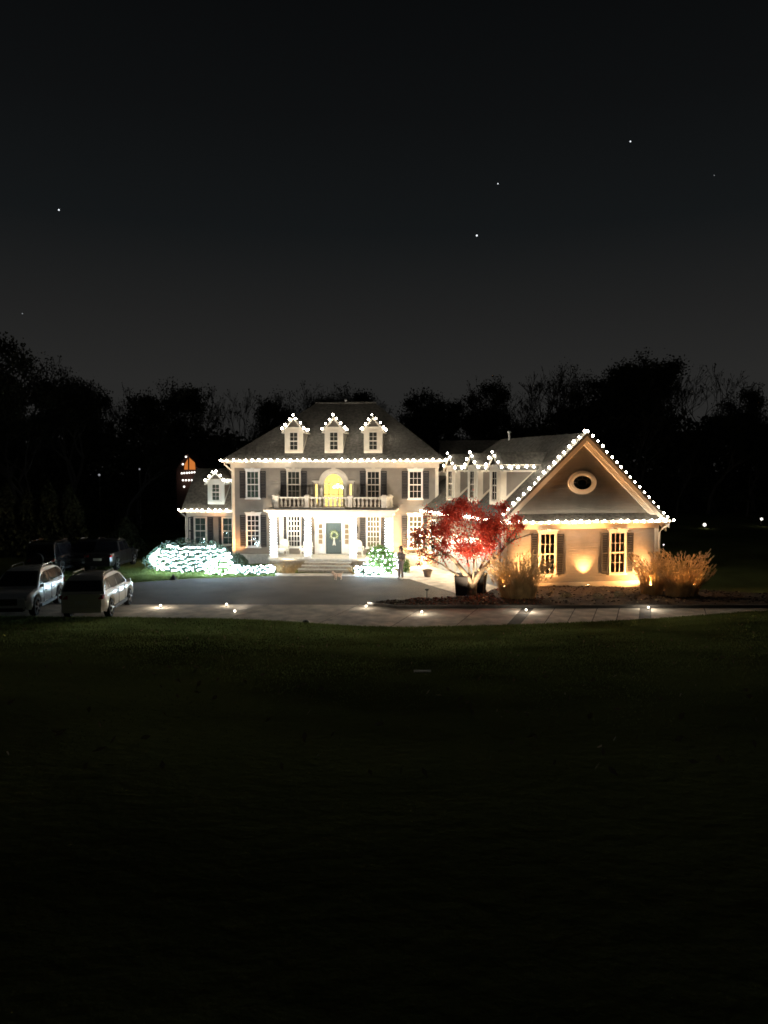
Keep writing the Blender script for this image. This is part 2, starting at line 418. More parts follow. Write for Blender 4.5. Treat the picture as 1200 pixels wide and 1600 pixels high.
def hip(mb, u0, u1, v0, v1, z0, zt, ru0, ru1, rv, zr):
    pts = [(u0, v0, z0), (u1, v0, z0), (u1, v1, z0), (u0, v1, z0), (u0, v0, zt), (u1, v0, zt), (u1, v1, zt), (u0, v1, zt), (ru0, rv, zr), (ru1, rv, zr)]
    mb.solid(pts, [(3, 2, 1, 0), (0, 1, 5, 4), (1, 2, 6, 5), (2, 3, 7, 6), (3, 0, 4, 7), (4, 5, 9, 8), (5, 6, 9), (6, 7, 8, 9), (7, 4, 8)])
mb = MB(M); hip(mb, -HW-ov, HW+ov, -ov, 12.15, 7.705, 7.80, -2.3, 2.5, 5.8, 12.45); roof = mb.build('roof', shingle, H)
mb = MB(M); mb.lathe(.1, 5.8, [(.06, 12.4), (.06, 12.62), (.10, 12.66), (.10, 12.72), (.02, 12.78)], 8); mb.build('roof_vent', white, roof)
mb = MB(M); mb.tube([M.p(-2.4, 5.78, 12.46), M.p(2.6, 5.78, 12.46)], .09, 6); mb.build('ridge_cap', shingle, roof)
# downspout at the left front corner
P = M.p
mb = MB(); mb.tube([P(-HW-.42, -.5, 7.66), P(-HW-.42, -.42, 7.45), P(-HW-.10, -.12, 7.1), P(-HW+.1, -.12, 6.9), P(-HW+.1, -.12, .4)], .06, 8); mb.build('downspout', trim, H)

def rect(u0, u1, z0, z1): return [(u0, z0), (u1, z0), (u1, z1), (u0, z1)]
def window(Fm, cu, z0, z1, wd=1.08, cols=3, rows=4, v=0.0, back=None, name='window', parent=None, head=True, tm=None, mw=.028, back_name='curtain', sub=False):
    """frame (a part) with glass, muntins and curtain as its pieces; sub=True hangs all of them on parent"""
    parent = parent or H; tm = tm or trim; hw = wd/2; t = .11
    f = MB(Fm)
    f.ring(rect(cu-hw, cu+hw, z0, z1), rect(cu-hw+t, cu+hw-t, z0+t, z1-t*1.1), v-.09, v+.02)
    f.box(cu-hw-.06, cu+hw+.06, v-.14, v, z0-.05, z0+.04)
    zm = (z0+z1)/2
    f.box(cu-hw+t, cu+hw-t, v-.07, v-.015, zm-.04, zm+.04)
    if head:
        f.box(cu-hw-.04, cu+hw+.04, v-.12, v, z1-.02, z1+.10)
        f.box(cu-hw-.10, cu+hw+.10, v-.17, v, z1+.10, z1+.15)
        f.poly([(cu-.09, z1-.02), (cu+.09, z1-.02), (cu+.13, z1+.20), (cu-.13, z1+.20)], v-.20, v-.02)
    fo = f.build(name, tm, parent); p2 = parent if sub else fo
    i0, i1, j0, j1 = cu-hw+t, cu+hw-t, z0+t, z1-t*1.1
    b = MB(Fm); b.box(i0-.01, i1+.01, v-.014, v-.006, j0-.01, j1+.01); b.build(back_name, back or curtain, p2)
    g = MB(Fm); g.box(i0, i1, v-.036, v-.030, j0, j1); g.build('glass', glass, p2)
    m_ = MB(Fm)
    for c in range(1, cols):
        u = i0 + (i1-i0)*c/cols; m_.box(u-mw/2, u+mw/2, v-.058, v-.038, j0, j1)
    for r in range(1, rows):
        if rows % 2 == 0 and r == rows//2: continue
        z = j0 + (j1-j0)*r/rows; m_.box(i0, i1, v-.056, v-.040, z-mw/2, z+mw/2)
    if cols > 1: m_.build('muntin', tm, p2)
    return fo
def shut(Fm, cu, z0, z1, wd=.44, v=0.0, parent=None):
    s = MB(Fm); s.ring(rect(cu-wd/2, cu+wd/2, z0, z1), rect(cu-wd/2+.06, cu+wd/2-.06, z0+.08, z1-.08), v-.07, v-.012)
    n = 16
    for k in range(n):
        z = z0+.1 + (z1-z0-.2)*k/n; h = (z1-z0-.2)/n
        s.solid([(cu-wd/2+.06, v-.055, z), (cu+wd/2-.06, v-.055, z), (cu+wd/2-.06, v-.02, z+h*.8), (cu-wd/2+.06, v-.02, z+h*.8), (cu-wd/2+.06, v-.04, z-.01), (cu+wd/2-.06, v-.04, z-.01), (cu+wd/2-.06, v-.012, z+h*.7), (cu-wd/2+.06, v-.012, z+h*.7)], [(0, 1, 2, 3), (4, 7, 6, 5), (0, 4, 5, 1), (3, 2, 6, 7)])
    s.box(cu-wd/2+.05, cu+wd/2-.05, v-.066, v-.02, (z0+z1)/2-.05, (z0+z1)/2+.05)
    s.build('shutter', shutter_m, parent or H)

# upper windows
for cu, bk in ((-6.1, curtain_teal), (-3.0, curtain), (2.95, room), (6.05, room)):
    window(M, cu, 4.88, 7.0, 1.06, 3, 4, back=bk, tm=trim if abs(cu) < 4 else white)
    for s in (-1, 1): shut(M, cu+s*(.53+.25), 4.92, 6.95)
# lower windows
for cu, bk in ((-6.1, room), (-3.0, room), (2.95, win_peach), (6.05, win_peach)):
    window(M, cu, 1.24, 3.72, 1.08, 4 if abs(cu) < 4 else 3, 6, back=bk, tm=white, mw=.045, back_name='room' if bk is room else 'lit_blind')
    for s in (-1, 1): shut(M, cu+s*(.54+.25), 1.28, 3.66)

# arched balcony window with its surround
def arc(r, zc, n=20, a0=0, a1=180): return [(r*math.cos(R(a0+(a1-a0)*k/n)), zc + r*math.sin(R(a0+(a1-a0)*k/n))) for k in range(n+1)]
zc = 6.02
outer = [(1.04, 4.28)] + [(1.04, zc-.02)] + arc(1.04, zc) + [(-1.04, zc-.02), (-1.04, 4.28)]
inner = [(.70, 4.28)] + [(.70, zc-.02)] + arc(.70, zc) + [(-.70, zc-.02), (-.70, 4.28)]
mb = MB(M); mb.ring(outer, inner, -.16, .03)
outer2 = [(1.1, 4.28)] + [(1.1, zc-.02)] + arc(1.12, zc) + [(-1.1, zc-.02), (-1.1, 4.28)]
mb.ring(outer2, [(u*1.0, z) for u, z in outer], -.08, .02)
for s in (-1, 1):
    a, b = (1.04, 1.50) if s > 0 else (-1.50, -1.04)
    mb.box(a, b, -.16, .0, 5.98, 6.16); mb.box(min(a, b)-.08, max(a, b)+.08, -.24, .0, 6.16, 6.24)
    mb.box(s*1.42-.07, s*1.42+.07, -.14, 0, 4.28, 5.98); mb.box(s*1.16-.05, s*1.16+.05, -.14, 0, 4.28, 5.98)
    mb.box(a, b, -.12, 0, 4.28, 4.5)
mb.poly([(-.10, zc+.98), (.10, zc+.98), (.15, zc+1.2), (-.15, zc+1.2)], -.22, -.02)
aw = mb.build('arched_window', trim, H)
mb = MB(M); mb.poly([(u*.995, z) for u, z in inner], -.02, -.012); mb.build('glass', glass, aw)
mb = MB(M); mb.box(-1.09, 1.09, .80, .88, 4.31, 7.04); mb.build('lit_room', win_warm, aw)
for s in (-1, 1):
    MB(M).poly([(s*1.12, zc), (s*1.12, 7.10), (0, 7.10), (0, zc+.9)] + [(s*.9*math.sin(R(a)), zc+.9*math.cos(R(a))) for a in range(10, 91, 10)], .01, .06).build('spandrel', siding, H)
mb = MB(M)
for s in (-1, 1): MB(M).box(s*1.28-.09, s*1.28+.09, -.03, -.01, 4.5, 5.98).build('side_light', win_warm, aw)
mb = MB(M)
for k in (-1, 1): mb.box(k*.35-.02, k*.35+.02, -.05, -.022, 4.28, 6.4)
mb.box(-.7, .7, -.05, -.022, 5.2, 5.24); mb.box(-.7, .7, -.05, -.022, 6.0, 6.04)
mb.build('muntin', trim, aw)
pts = [M.p(.25 + .30*math.cos(a), .45 + .22*math.sin(a), 5.75 + .05*(k % 2)) for k, a in enumerate(np.linspace(0, 2*math.pi, 9)[:-1])] + [M.p(.25, .45, 5.95), M.p(.6, .4, 5.7), M.p(0, .4, 5.75)]
Vv, Ff = many(pts, .075, 1); tag(mk('chandelier', Vv, Ff, chand_m, aw), kind='stuff')

# entrance
mb = MB(M)
mb.box(-1.36, -.60, -.14, 0, .76, 3.35).box(.60, 1.36, -.14, 0, .76, 3.35).box(-1.36, 1.36, -.16, 0, 3.12, 3.45).box(-1.48, 1.48, -.30, 0, 3.45, 3.56)
mb.box(-1.40, -1.22, -.22, -.14, .76, 3.45).box(1.22, 1.40, -.22, -.14, .76, 3.45).box(-.74, -.60, -.22, -.14, .76, 3.12).box(.60, .74, -.22, -.14, .76, 3.12)
ds = mb.build('door_surround', white, H)
mb = MB(M)
for s in (-1, 1):
    for k in range(4): MB(M).box(s*.98-.14, s*.98+.14, -.160, -.145, 1.55+k*.38, 1.55+k*.38+.33).build('pane', win_peach, ds)
mb = MB(M); mb.box(-.58, .58, -.07, -.01, .80, 3.10)
for (a, b) in ((-.46, -.06), (.06, .46)):
    for (c, d) in ((.95, 1.55), (1.70, 2.35), (2.48, 2.95)): mb.ring(rect(a, b, c, d), rect(a+.05, b-.05, c+.05, d-.05), -.095, -.065)
dr = mb.build('front_door', door_m, H)
mb = MB(M); mb.lathe(.48, -.10, [(.03, 1.75), (.045, 1.80), (.03, 1.85)], 8); mb.build('door_knob', chrome, dr)
mb = MB(M); mb.box(-.62, .62, -.24, 0, .74, .79); mb.build('door_sill', white, H)

# porch
pc = .15
mb = MB(M); mb.box(pc-4.45, pc+4.45, -2.95, 0, .60, .755); porch = mb.build('porch_floor', found, H)
mb = MB(M); mb.box(pc-4.35, pc-1.75, -2.82, 0, -.1, .60).box(pc+1.65, pc+4.35, -2.82, 0, -.1, .60).box(pc-1.75, pc+1.65, -2.5, 0, -.1, .6); mb.build('porch_base', step_m, H)
for k in range(3):
    wk = 1.62 + .14*k
    mb = MB(M); mb.box(.05-wk, .05+wk, -2.95-.42*(k+1), -2.90-.42*k if k else -2.8, -.05, .57-.19*k-.04); mb.build('riser', step_m, H)
    mb = MB(M); mb.box(.05-wk-.03, .05+wk+.03, -2.98-.42*(k+1), -2.95-.42*k-.002, .57-.19*k-.04, .57-.19*k); mb.build('tread', found, H)
COLS = [pc-4.1, pc-1.62, pc+1.62, pc+4.1]
def column(u, v, r=.19):
    c = MB(M); c.lathe(u, v, [(r*1.35, .86), (r*1.35, .92), (r*1.1, .96), (r, 1.0), (r, 2.2), (r*.86, 3.5), (r*.86, 3.54), (r*1.05, 3.60), (r*1.25, 3.64)], 16)
    c.box(u-r*1.45, u+r*1.45, v-r*1.45, v+r*1.45, .755, .86).box(u-r*1.4, u+r*1.4, v-r*1.4, v+r*1.4, 3.64, 3.72)
    c.build('column', white, H)
for u in COLS: column(u, -2.6)
for u in (pc-4.1, pc+4.1): MB(M).box(u-.16, u+.16, -.12, 0, .755, 3.72).build('pilaster', white, H)
mb = MB(M); mb.box(pc-4.4, pc+4.4, -2.85, 0, 3.72, 4.02).box(pc-4.52, pc+4.52, -2.97, 0, 4.02, 4.10).box(pc-4.68, pc+4.68, -3.13, 0, 4.10, 4.22)
mb.build('porch_entablature', trim, H)
mb = MB(M); mb.box(pc-4.66, pc+4.66, -3.11, 0, 4.222, 4.30); mb.build('porch_roof', shingle, H)
mb = MB(M); mb.box(pc-3.95, pc+3.95, -2.72, -2.45, 4.302, 4.42).box(pc-1.3, pc+1.1, -2.9, -2.72, 4.302, 4.40)
mb.build('bottom_rail', trim, H)
posts = [(-3.85, -2.6, .26), (-1.65, -2.6, .24), (1.42, -2.6, .24), (3.82, -2.6, .30), (-4.25, -1.3, .26), (4.12, -1.3, .22)]
for (u, v, h) in posts:
    c = MB(M); u += pc; c.box(u-h*.62, u+h*.62, v-h*.6, v+h*.6, 4.30, 5.12).box(u-h*.78, u+h*.78, v-h*.76, v+h*.76, 5.12, 5.20).box(u-h*.5, u+h*.5, v-h*.5, v+h*.5, 5.20, 5.26)
    c.ring(rect(u-h*.45, u+h*.45, 4.5, 5.02), rect(u-h*.32, u+h*.32, 4.6, 4.92), v-h*.6-.025, v-h*.6+.005)
    c.build('balustrade_post', trim, H)
mb = MB(M); mb.box(pc-3.7, pc-1.8, -2.68, -2.5, 5.02, 5.12).box(pc-1.5, pc+1.27, -2.68, -2.5, 5.02, 5.12).box(pc+1.57, pc+3.64, -2.68, -2.5, 5.02, 5.12); mb.build('top_rail', trim, H)
def side_rail(u0, v0, u1, v1):
    b = MB(M)
    for z0, z1 in ((4.302, 4.42), (5.02, 5.12)):
        b.hexa([M.p(u0-.07, v0, z0), M.p(u0+.07, v0, z0), M.p(u1+.07, v1, z0), M.p(u1-.07, v1, z0), M.p(u0-.07, v0, z1), M.p(u0+.07, v0, z1), M.p(u1+.07, v1, z1), M.p(u1-.07, v1, z1)])
    for k in range(3):
        t = (k+1)/4; b.lathe(u0+(u1-u0)*t, v0+(v1-v0)*t, [(.06, 4.42), (.09, 4.6), (.045, 4.85), (.06, 5.02)], 8)
    b.build('side_rail', trim, H)
side_rail(pc-3.98, -2.4, pc-4.22, -1.45); side_rail(pc-4.28, -1.15, pc-4.4, 0); side_rail(pc+3.9, -2.4, pc+4.1, -1.45); side_rail(pc+4.13, -1.15, pc+4.2, 0)
def balusters(u0, u1, n):
    proto = None
    for k in range(n):
        u = u0 + (u1-u0)*(k+.5)/n
        if proto is None:
            b = MB(M); b.lathe(u, -2.59, [(.075, 4.42), (.075, 4.46), (.05, 4.50), (.10, 4.62), (.085, 4.72), (.045, 4.88), (.06, 4.96), (.08, 4.99), (.08, 5.02)], 10)
            proto = b.build('baluster', trim, H); pu = u
        else:
            d = M.U*(u-pu); clone(proto, proto.location + Vector((d.x, d.y, 0)), H)
balusters(pc-3.65, pc-1.84, 6); balusters(pc-1.5, pc+1.27, 9); balusters(pc+1.57, pc+3.62, 7)
# wall lanterns by the door
for u in (-1.72, 1.72):
    b = MB(M); b.lathe(u, -.18, [(.02, 2.35), (.08, 2.40), (.12, 2.72), (.14, 2.76), (.03, 2.9), (.015, 3.0)], 6); b.box(u-.03, u+.03, -.18, 0, 2.94, 2.98)
    b.build('wall_lantern', dark, H)

# left wing
LF = M.sub(0, 1.0)
mb = MB(LF); mb.box(-11.55, -HW, 0, 6.4, 0, 3.9); mb.build('left_wing_wall', siding, H)
mb = MB(LF); mb.solid([(-11.55, 0, 3.9), (-11.55, 6.4, 3.9), (-11.55, 3.2, 7.0), (-11.35, 0, 3.9), (-11.35, 6.4, 3.9), (-11.35, 3.2, 7.0)], [(0, 1, 2), (3, 5, 4), (0, 3, 4, 1), (1, 4, 5, 2), (2, 5, 3, 0)]); mb.build('gable_wall', siding, H)
mb = MB(LF); mb.box(-11.58, -11.30, -.05, .2, .5, 3.5); mb.build('corner_board', trim, H)
mb = MB(LF); mb.box(-11.6, -HW, -.07, .3, 3.48, 3.78).box(-11.95, -HW, -.42, .3, 3.78, 3.9).box(-11.98, -HW, -.52, -.40, 3.80, 3.97); mb.build('cornice', trim, H)
def slabroof(mb, q, th=.16):
    q2 = [(a, b, c-th) for a, b, c in q]; n = len(q)
    mb.solid(list(q) + q2, [tuple(range(n)), tuple(range(2*n-1, n-1, -1))] + [(i, (i+1) % n, n+(i+1) % n, n+i) for i in range(n)])
mb = MB(LF)
slabroof(mb, [(-11.85, -.45, 4.02), (-HW, -.45, 4.02), (-HW, 3.2, 7.15), (-11.85, 3.2, 7.15)])
slabroof(mb, [(-11.85, 3.2, 7.15), (-HW, 3.2, 7.15), (-HW, 6.85, 4.02), (-11.85, 6.85, 4.02)])
mb.build('left_wing_roof', shingle, H)
u1, _ = on(LF, 313.5, 830); u2, _ = on(LF, 357, 830)
window(LF, u1, 1.26, 3.45, 1.02, 2, 4, back=curtain_teal, head=False); window(LF, u2, 1.26, 3.45, 1.02, 2, 4, back=curtain_teal, head=False)
for px in (298.5, 329.5): shut(LF, on(LF, px, 830)[0], 1.3, 3.4, .40)
shut(LF, on(LF, 346, 830)[0], 1.3, 3.4, .40)
mb = MB(); Pl = LF.p; mb.tube([Pl(-11.9, -.45, 3.88), Pl(-11.85, -.4, 3.7), Pl(-11.62, -.14, 3.45), Pl(-11.62, -.14, .3)], .05, 8); mb.build('downspout', trim, H)

DORM = []
def dormer(Fm, cu, v0, zb, ze, zp, wd, k, tm=None, back=None, cheekpanel=False, over=.22):
    """gabled dormer facing -v on a roof rising k per metre of v"""
    tm = tm or trim; hw = wd/2; dep = (ze-zb)/k + .25; dp = (zp-zb)/k + .5
    b = MB(Fm); b.box(cu-hw, cu+hw, v0, v0+dep, zb, ze)
    b.solid([(cu-hw, v0, ze), (cu+hw, v0, ze), (cu, v0, zp-.08), (cu-hw, v0+dep, ze), (cu+hw, v0+dep, ze), (cu, v0+dep, zp-.08)], [(0, 1, 2), (3, 5, 4), (0, 3, 4, 1), (1, 4, 5, 2), (2, 5, 3, 0)])
    d = b.build('dormer', siding, H)
    r = MB(Fm); kk = (zp-ze)/hw; eo = hw+over; zl = zp - kk*eo
    slabroof(r, [(cu-eo, v0-over, zl), (cu, v0-over, zp), (cu, v0+dp, zp), (cu-eo, v0+dp, zl)], .10)
    slabroof(r, [(cu, v0-over, zp), (cu+eo, v0-over, zl), (cu+eo, v0+dp, zl), (cu, v0+dp, zp)], .10)
    r.build('dormer_roof', shingle, d)
    t = MB(Fm)
    zf = ze-.02
    t.ring(rect(cu-hw-.03, cu+hw+.03, zb-.04, zf), rect(cu-hw+.30*wd, cu+hw-.30*wd, zb+.22, zf-.32), v0-.06, v0+.01)
    t.box(cu-hw-.10, cu+hw+.10, v0-.14, v0, zf-.12, zf)                           # architrave
    t.poly([(cu-eo, zl-.10), (cu, zp-.10), (cu+eo, zl-.10), (cu+eo, zl-.24), (cu, zp-.26), (cu-eo, zl-.24)], v0-over+.01, v0-over+.07)   # rake boards
    for s in (-1, 1):                                                             # trim along each cheek
        uo = cu+s*(hw+.0); a, c = sorted((uo, uo+s*.035))
        t.hexa([Fm.p(a, v0, zb-.02), Fm.p(c, v0, zb-.02), Fm.p(c, v0+dep-.2, ze-.02), Fm.p(a, v0+dep-.2, ze-.02), Fm.p(a, v0, zb+.22), Fm.p(c, v0, zb+.22), Fm.p(c, v0+dep-.2-.1, ze+.0), Fm.p(a, v0+dep-.2-.1, ze+.0)])
        t.box(a-.004, c+.004, v0-.055, v0+(.30 if cheekpanel else .10), zb, ze-.02)
        t.box(a-.002, c+.002, v0, v0+dep+.1, ze-(.42 if cheekpanel else .16), ze-.01)
        a, c = sorted((cu+s*(hw-.02), cu+s*(eo-.01))); t.box(a, c, v0, v0+dp-.2, zl-.20, zl-.10)   # soffit
    t.build('dormer_trim', tm, d)
    window(Fm, cu, zb+.20, zf-.30, wd*.42+.26, 2, 4, v=v0-.04, back=back or curtain, parent=d, head=False, tm=tm, name='window_frame', sub=True)
    DORM.append((Fm, cu, v0, zl, zp, eo, over, dp))
    return d
kM = (12.45-7.80)/(5.8+ov)
for cu in (-3.0, .0, 2.92): dormer(M, cu, .15, 8.22, 10.22, 11.0, 1.30, kM)
kL = (7.15-4.02)/3.65
ul, _ = on(LF, 338, 770, .1); dormer(LF, ul, .05, 4.42, 6.35, 6.98, 1.22, kL, tm=mat('cool_white_trim', (.62, .66, .64), .5), back=curtain_teal)

# garage wing
GW = 9.9; GL = 15.0; zE = 3.98; zR = 9.25; ug = GW/2
mb = MB(G); mb.plan([(0, 0), (GW, 0), (GW, GL), (0, GL)], -.5, 3.95); mb.build('garage_wall', siding, H)
mb = MB(G); mb.poly([(0, 3.95), (GW, 3.95), (ug, 3.95 + ug*(zR-zE)/(ug+.45))], 0, .3); mb.build('gable_wall', siding, H)
mb = MB(G)
e0 = -.5; k_ = (zR-zE)/(ug-e0)
slabroof(mb, [(e0, -.4, zE), (ug, -.4, zR), (ug, 10, zR), (e0, GL+.4, zE)], .2)
slabroof(mb, [(ug, -.4, zR), (GW-e0, -.4, zE), (GW-e0, GL+.4, zE), (ug, 10, zR)], .2)
slabroof(mb, [(e0, GL+.4, zE), (ug, 10, zR), (GW-e0, GL+.4, zE)], .2)
groof = mb.build('garage_roof', shingle, H)
uv_, _ = on(G, 797, 680, 8.0)
mb = MB(G); mb.lathe(ug-.1, 8.7, [(.07, zR-.3), (.07, zR+.38), (.12, zR+.42), (.12, zR+.5)], 8); mb.build('roof_vent', white, groof)
# rake boards, frieze, pent roof across the gable
mb = MB(G)
def rake(off0, off1, v0, v1):
    mb.poly([(e0, zE-off0), (ug, zR-off0), (GW-e0, zE-off0), (GW-e0, zE-off1), (ug, zR-off1), (e0, zE-off1)], v0, v1)
rake(.205, .50, -.39, -.33); rake(.21, .72, -.12, .02); rake(.205, .30, -.33, -.12)
mb.build('rake_board', trim, H)
mb = MB(G); mb.solid([(-.5, -.42, 4.02), (GW+.5, -.42, 4.02), (GW+.1, .0, 4.42), (-.1, .0, 4.42), (-.5, -.42, 3.9), (GW+.5, -.42, 3.9), (GW+.1, 0, 3.9), (-.1, 0, 3.9)], [(0, 1, 2, 3), (4, 7, 6, 5), (0, 4, 5, 1), (1, 5, 6, 2), (2, 6, 7, 3), (3, 7, 4, 0)])
mb.build('pent_roof', shingle, H)
mb = MB(G); mb.box(-.5, GW+.5, -.5, -.42, 3.86, 4.0).box(-.48, GW+.48, -.42, 0, 3.80, 3.9).box(-.04, GW+.04, -.06, 0, 3.50, 3.8).box(-.52, -.40, -.42, GL, 3.80, 3.98)
mb.build('cornice', trim, H)
for a_, b_, c_, d_ in ((-.03, .2, -.05, .2), (GW-.2, GW+.03, -.05, .2)): MB(G).box(a_, b_, c_, d_, -.3, 3.5).build('corner_board', trim, H)
mb = MB(G); mb.box(.2, GW-.2, -.05, 0, -.3, .27); mb.build('skirt_board', trim, H)
mb = MB(); Pg = G.p; mb.tube([Pg(GW+.5, -.42, 3.9), Pg(GW+.45, -.36, 3.68), Pg(GW+.15, -.16, 3.42), Pg(GW+.02, -.14, 3.2), Pg(GW+.02, -.14, -.2)], .065, 8); mb.build('downspout', trim, H)
garage_curtain = mat('pale_curtain', (.13, .15, .12), .9, noise_=.25, nscale=7)
for px, pxs in ((854.7, (834.5, 875)), (964, (944.2, 983.5))):
    cu, _ = on(G, px, 865); window(G, cu, .70, 3.32, 1.10, 3, 4, back=garage_curtain)
    for q in pxs: shut(G, on(G, q, 865)[0], .78, 3.22, .44)
# oval gable window
cu, cz = on(G, 909, 754)
def ell(a, b, n=32): return [(cu + a*math.cos(2*math.pi*i/n), cz + b*math.sin(2*math.pi*i/n)) for i in range(n)]
mb = MB(G); mb.ring(ell(.90, .70), ell(.76, .56), -.08, .01); mb.ring(ell(.76, .56), ell(.60, .42), -.12, .0)
ow = mb.build('oval_window', trim, H)
mb = MB(G); mb.poly(ell(.60, .42), -.02, -.008); mb.build('room', room, ow)
mb = MB(G); mb.poly(ell(.60, .42), -.045, -.038); mb.build('glass', glass, ow)
mb = MB(G); mb.ring(ell(.32, .22), ell(.29, .19), -.06, -.047)
for a in range(0, 360, 45):
    c_, s_ = math.cos(R(a)), math.sin(R(a)); mb.tube([G.p(cu+.3*c_, -.053, cz+.2*s_), G.p(cu+.6*c_, -.053, cz+.42*s_)], .012, 4)
mb.build('muntin', dark, ow)
# the three garage doors, entry window and piers on the court side
gdm = mat('garage_door_paint', (.62, .66, .66), .5)
for v0 in (.55, 3.55, 6.5):
    u0, u1_ = -(v0+2.7), -v0
    d = MB(SWF); d.box(u0, u1_, -.06, -.012, .03, 2.5)
    gd = d.build('garage_door', gdm, H)
    for r in range(4):
        d = MB(SWF)
        for c in range(4):
            a = u0+.1 + c*.64; d.ring(rect(a, a+.56, .13+r*.6, .13+r*.6+.48), rect(a+.06, a+.50, .19+r*.6, .13+r*.6+.42), -.085, -.058)
        d.build('panel', gdm, gd)
    d = MB(SWF); d.ring([(u0-.16, .03), (u1_+.16, .03), (u1_+.16, 2.72), (u0-.16, 2.72)], [(u0, .03), (u1_, .03), (u1_, 2.5), (u0, 2.5)], -.10, -.008); d.build('door_casing', trim, H)
window(SWF, -10.1, 1.0, 3.5, 1.0, 2, 4, back=curtain, tm=white, head=False)
b = MB(SWF); b.box(-10.62, -10.54, -.09, 0, .05, 3.6); b.build('corner_board', trim, H)
# dormers on the court side of the garage roof
for v0 in (1.25, 4.3, 7.65):
    dormer(SWF, -(v0+.68), .50, 4.92, 7.36, 8.12, 1.36, k_, cheekpanel=True, back=curtain)
# connector between house and garage wing
mb = MB(M); mb.box(HW, 15.5, 2.4, 9.6, 0, 6.9); mb.build('connector_wall', siding, H)
mb = MB(M)
slabroof(mb, [(HW-.0, 2.0, 6.95), (15.9, 2.0, 6.95), (15.9, 6.0, 9.42), (HW-.0, 6.0, 9.42)]); slabroof(mb, [(HW, 6.0, 9.42), (15.9, 6.0, 9.42), (15.9, 10, 6.95), (HW, 10, 6.95)])
mb.build('connector_roof', shingle, H)
mb = MB(M); mb.box(HW, 15.5, 1.95, 2.4, 6.6, 6.9); mb.build('cornice', trim, H)

# ------------------------------------------------------------------ roofline bulbs
vb, fb = ico(.068, 1)
bulb_proto = None
def bulbs(label, pts, spacing=None, group='strings of white roofline bulbs', closed=False, n=None, size=1.0):
    """pts: polyline; a string with wire and single bulbs"""
    global bulb_proto
    pts = [Vector(p) for p in pts]; L = [0]
    for a, b in zip(pts[:-1], pts[1:]): L.append(L[-1] + (b-a).length)
    n = n or max(2, int(round(L[-1]/(spacing or .45)))+1)
    e = empty('string_lights', pts[0]); tag(e, label, 'string lights', group)
    mb_ = MB(); mb_.tube([p - Vector((0, 0, .04)) for p in pts], .012, 4); mb_.build('wire', wire_m, e)
    for k in range(n):
        s = L[-1]*k/(n-1); i = max(j for j in range(len(L)) if L[j] <= s+1e-9); i = min(i, len(pts)-2)
        t = (s-L[i])/max(1e-9, L[i+1]-L[i]); p = pts[i].lerp(pts[i+1], t)
        if bulb_proto is None:
            bulb_proto = mk('bulb', vb, fb, bulb_m, e, origin=(0, 0, 0)); b = bulb_proto
        else: b = clone(bulb_proto, (0, 0, 0), e)
        b.location = p - pts[0] + Vector((random.uniform(-.045, .045), random.uniform(-.02, .02), random.uniform(-.035, .035)))
        q = size*random.uniform(.75, 1.15); b.scale = (q, q, q*1.15)
    return e
P = M.p
bulbs('long string of bulbs along the main eave below the three dormers', [P(-HW-.6, -.74, 7.76), P(HW+.6, -.74, 7.76)], n=36)
bulbs('string of bulbs on the low eave of the small left wing', [LF.p(-11.98, -.62, 4.0), LF.p(-HW-.1, -.62, 4.0)], n=10)
names = ['string of bulbs on the gable of the left roof dormer above the main eave', 'string of bulbs on the gable of the middle roof dormer above the main eave', 'string of bulbs on the gable of the right roof dormer above the main eave',
         'string of bulbs on the little dormer of the low left wing', 'string of bulbs on the garage side dormer nearest the big gable', 'string of bulbs on the middle of the three garage side dormers', 'string of bulbs on the garage side dormer nearest the main house']
for (Fm, cu, v0, zl, zp, eo, over, dp), nm in zip(DORM, names):
    wing = Fm is SWF; q = Fm.p
    pl = [q(cu-eo, v0+.55, zl+.08), q(cu-eo-.02, v0-over-.03, zl+.08), q(cu, v0-over-.03, zp+.10), q(cu+eo+.02, v0-over-.03, zl+.08), q(cu+eo, v0+.9, zl+.08)]
    bulbs(nm, pl, spacing=.52 if wing else .42, size=.95)
for k, i in enumerate((4, 5, 6)):
    Fm, cu, v0, zl, zp, eo, over, dp = DORM[i]
    L_ = 2.9 if k == 0 else 1.6
    bulbs(['string of bulbs along the side eave of the garage dormer beside the big gable', 'short string of bulbs along the side eave of the middle garage dormer', 'short string of bulbs along the side eave of the garage dormer beside the main house'][k],
          [Fm.p(cu+eo, v0+.5, zl+.08), Fm.p(cu+eo, v0+.5+L_, zl+.08)], spacing=.45)
q = G.p
bulbs('string of bulbs climbing the left slope of the big garage gable', [q(e0+.05, -.26, zE+.15), q(ug-.12, -.26, zR+.06)], n=18)
bulbs('string of bulbs down the right slope of the big garage gable', [q(ug+.12, -.26, zR+.10), q(GW-e0-.05, -.26, zE+.15)], n=18)
bulbs('level string of bulbs along the eave above the two garage windows', [q(-.45, -.62, 3.98), q(GW+.62, -.62, 3.98)], n=23)
bulbs('string of bulbs on the garage eave running back behind the red tree', [q(-.55, .2, 4.05), q(-.55, 11.2, 4.05)], n=30)

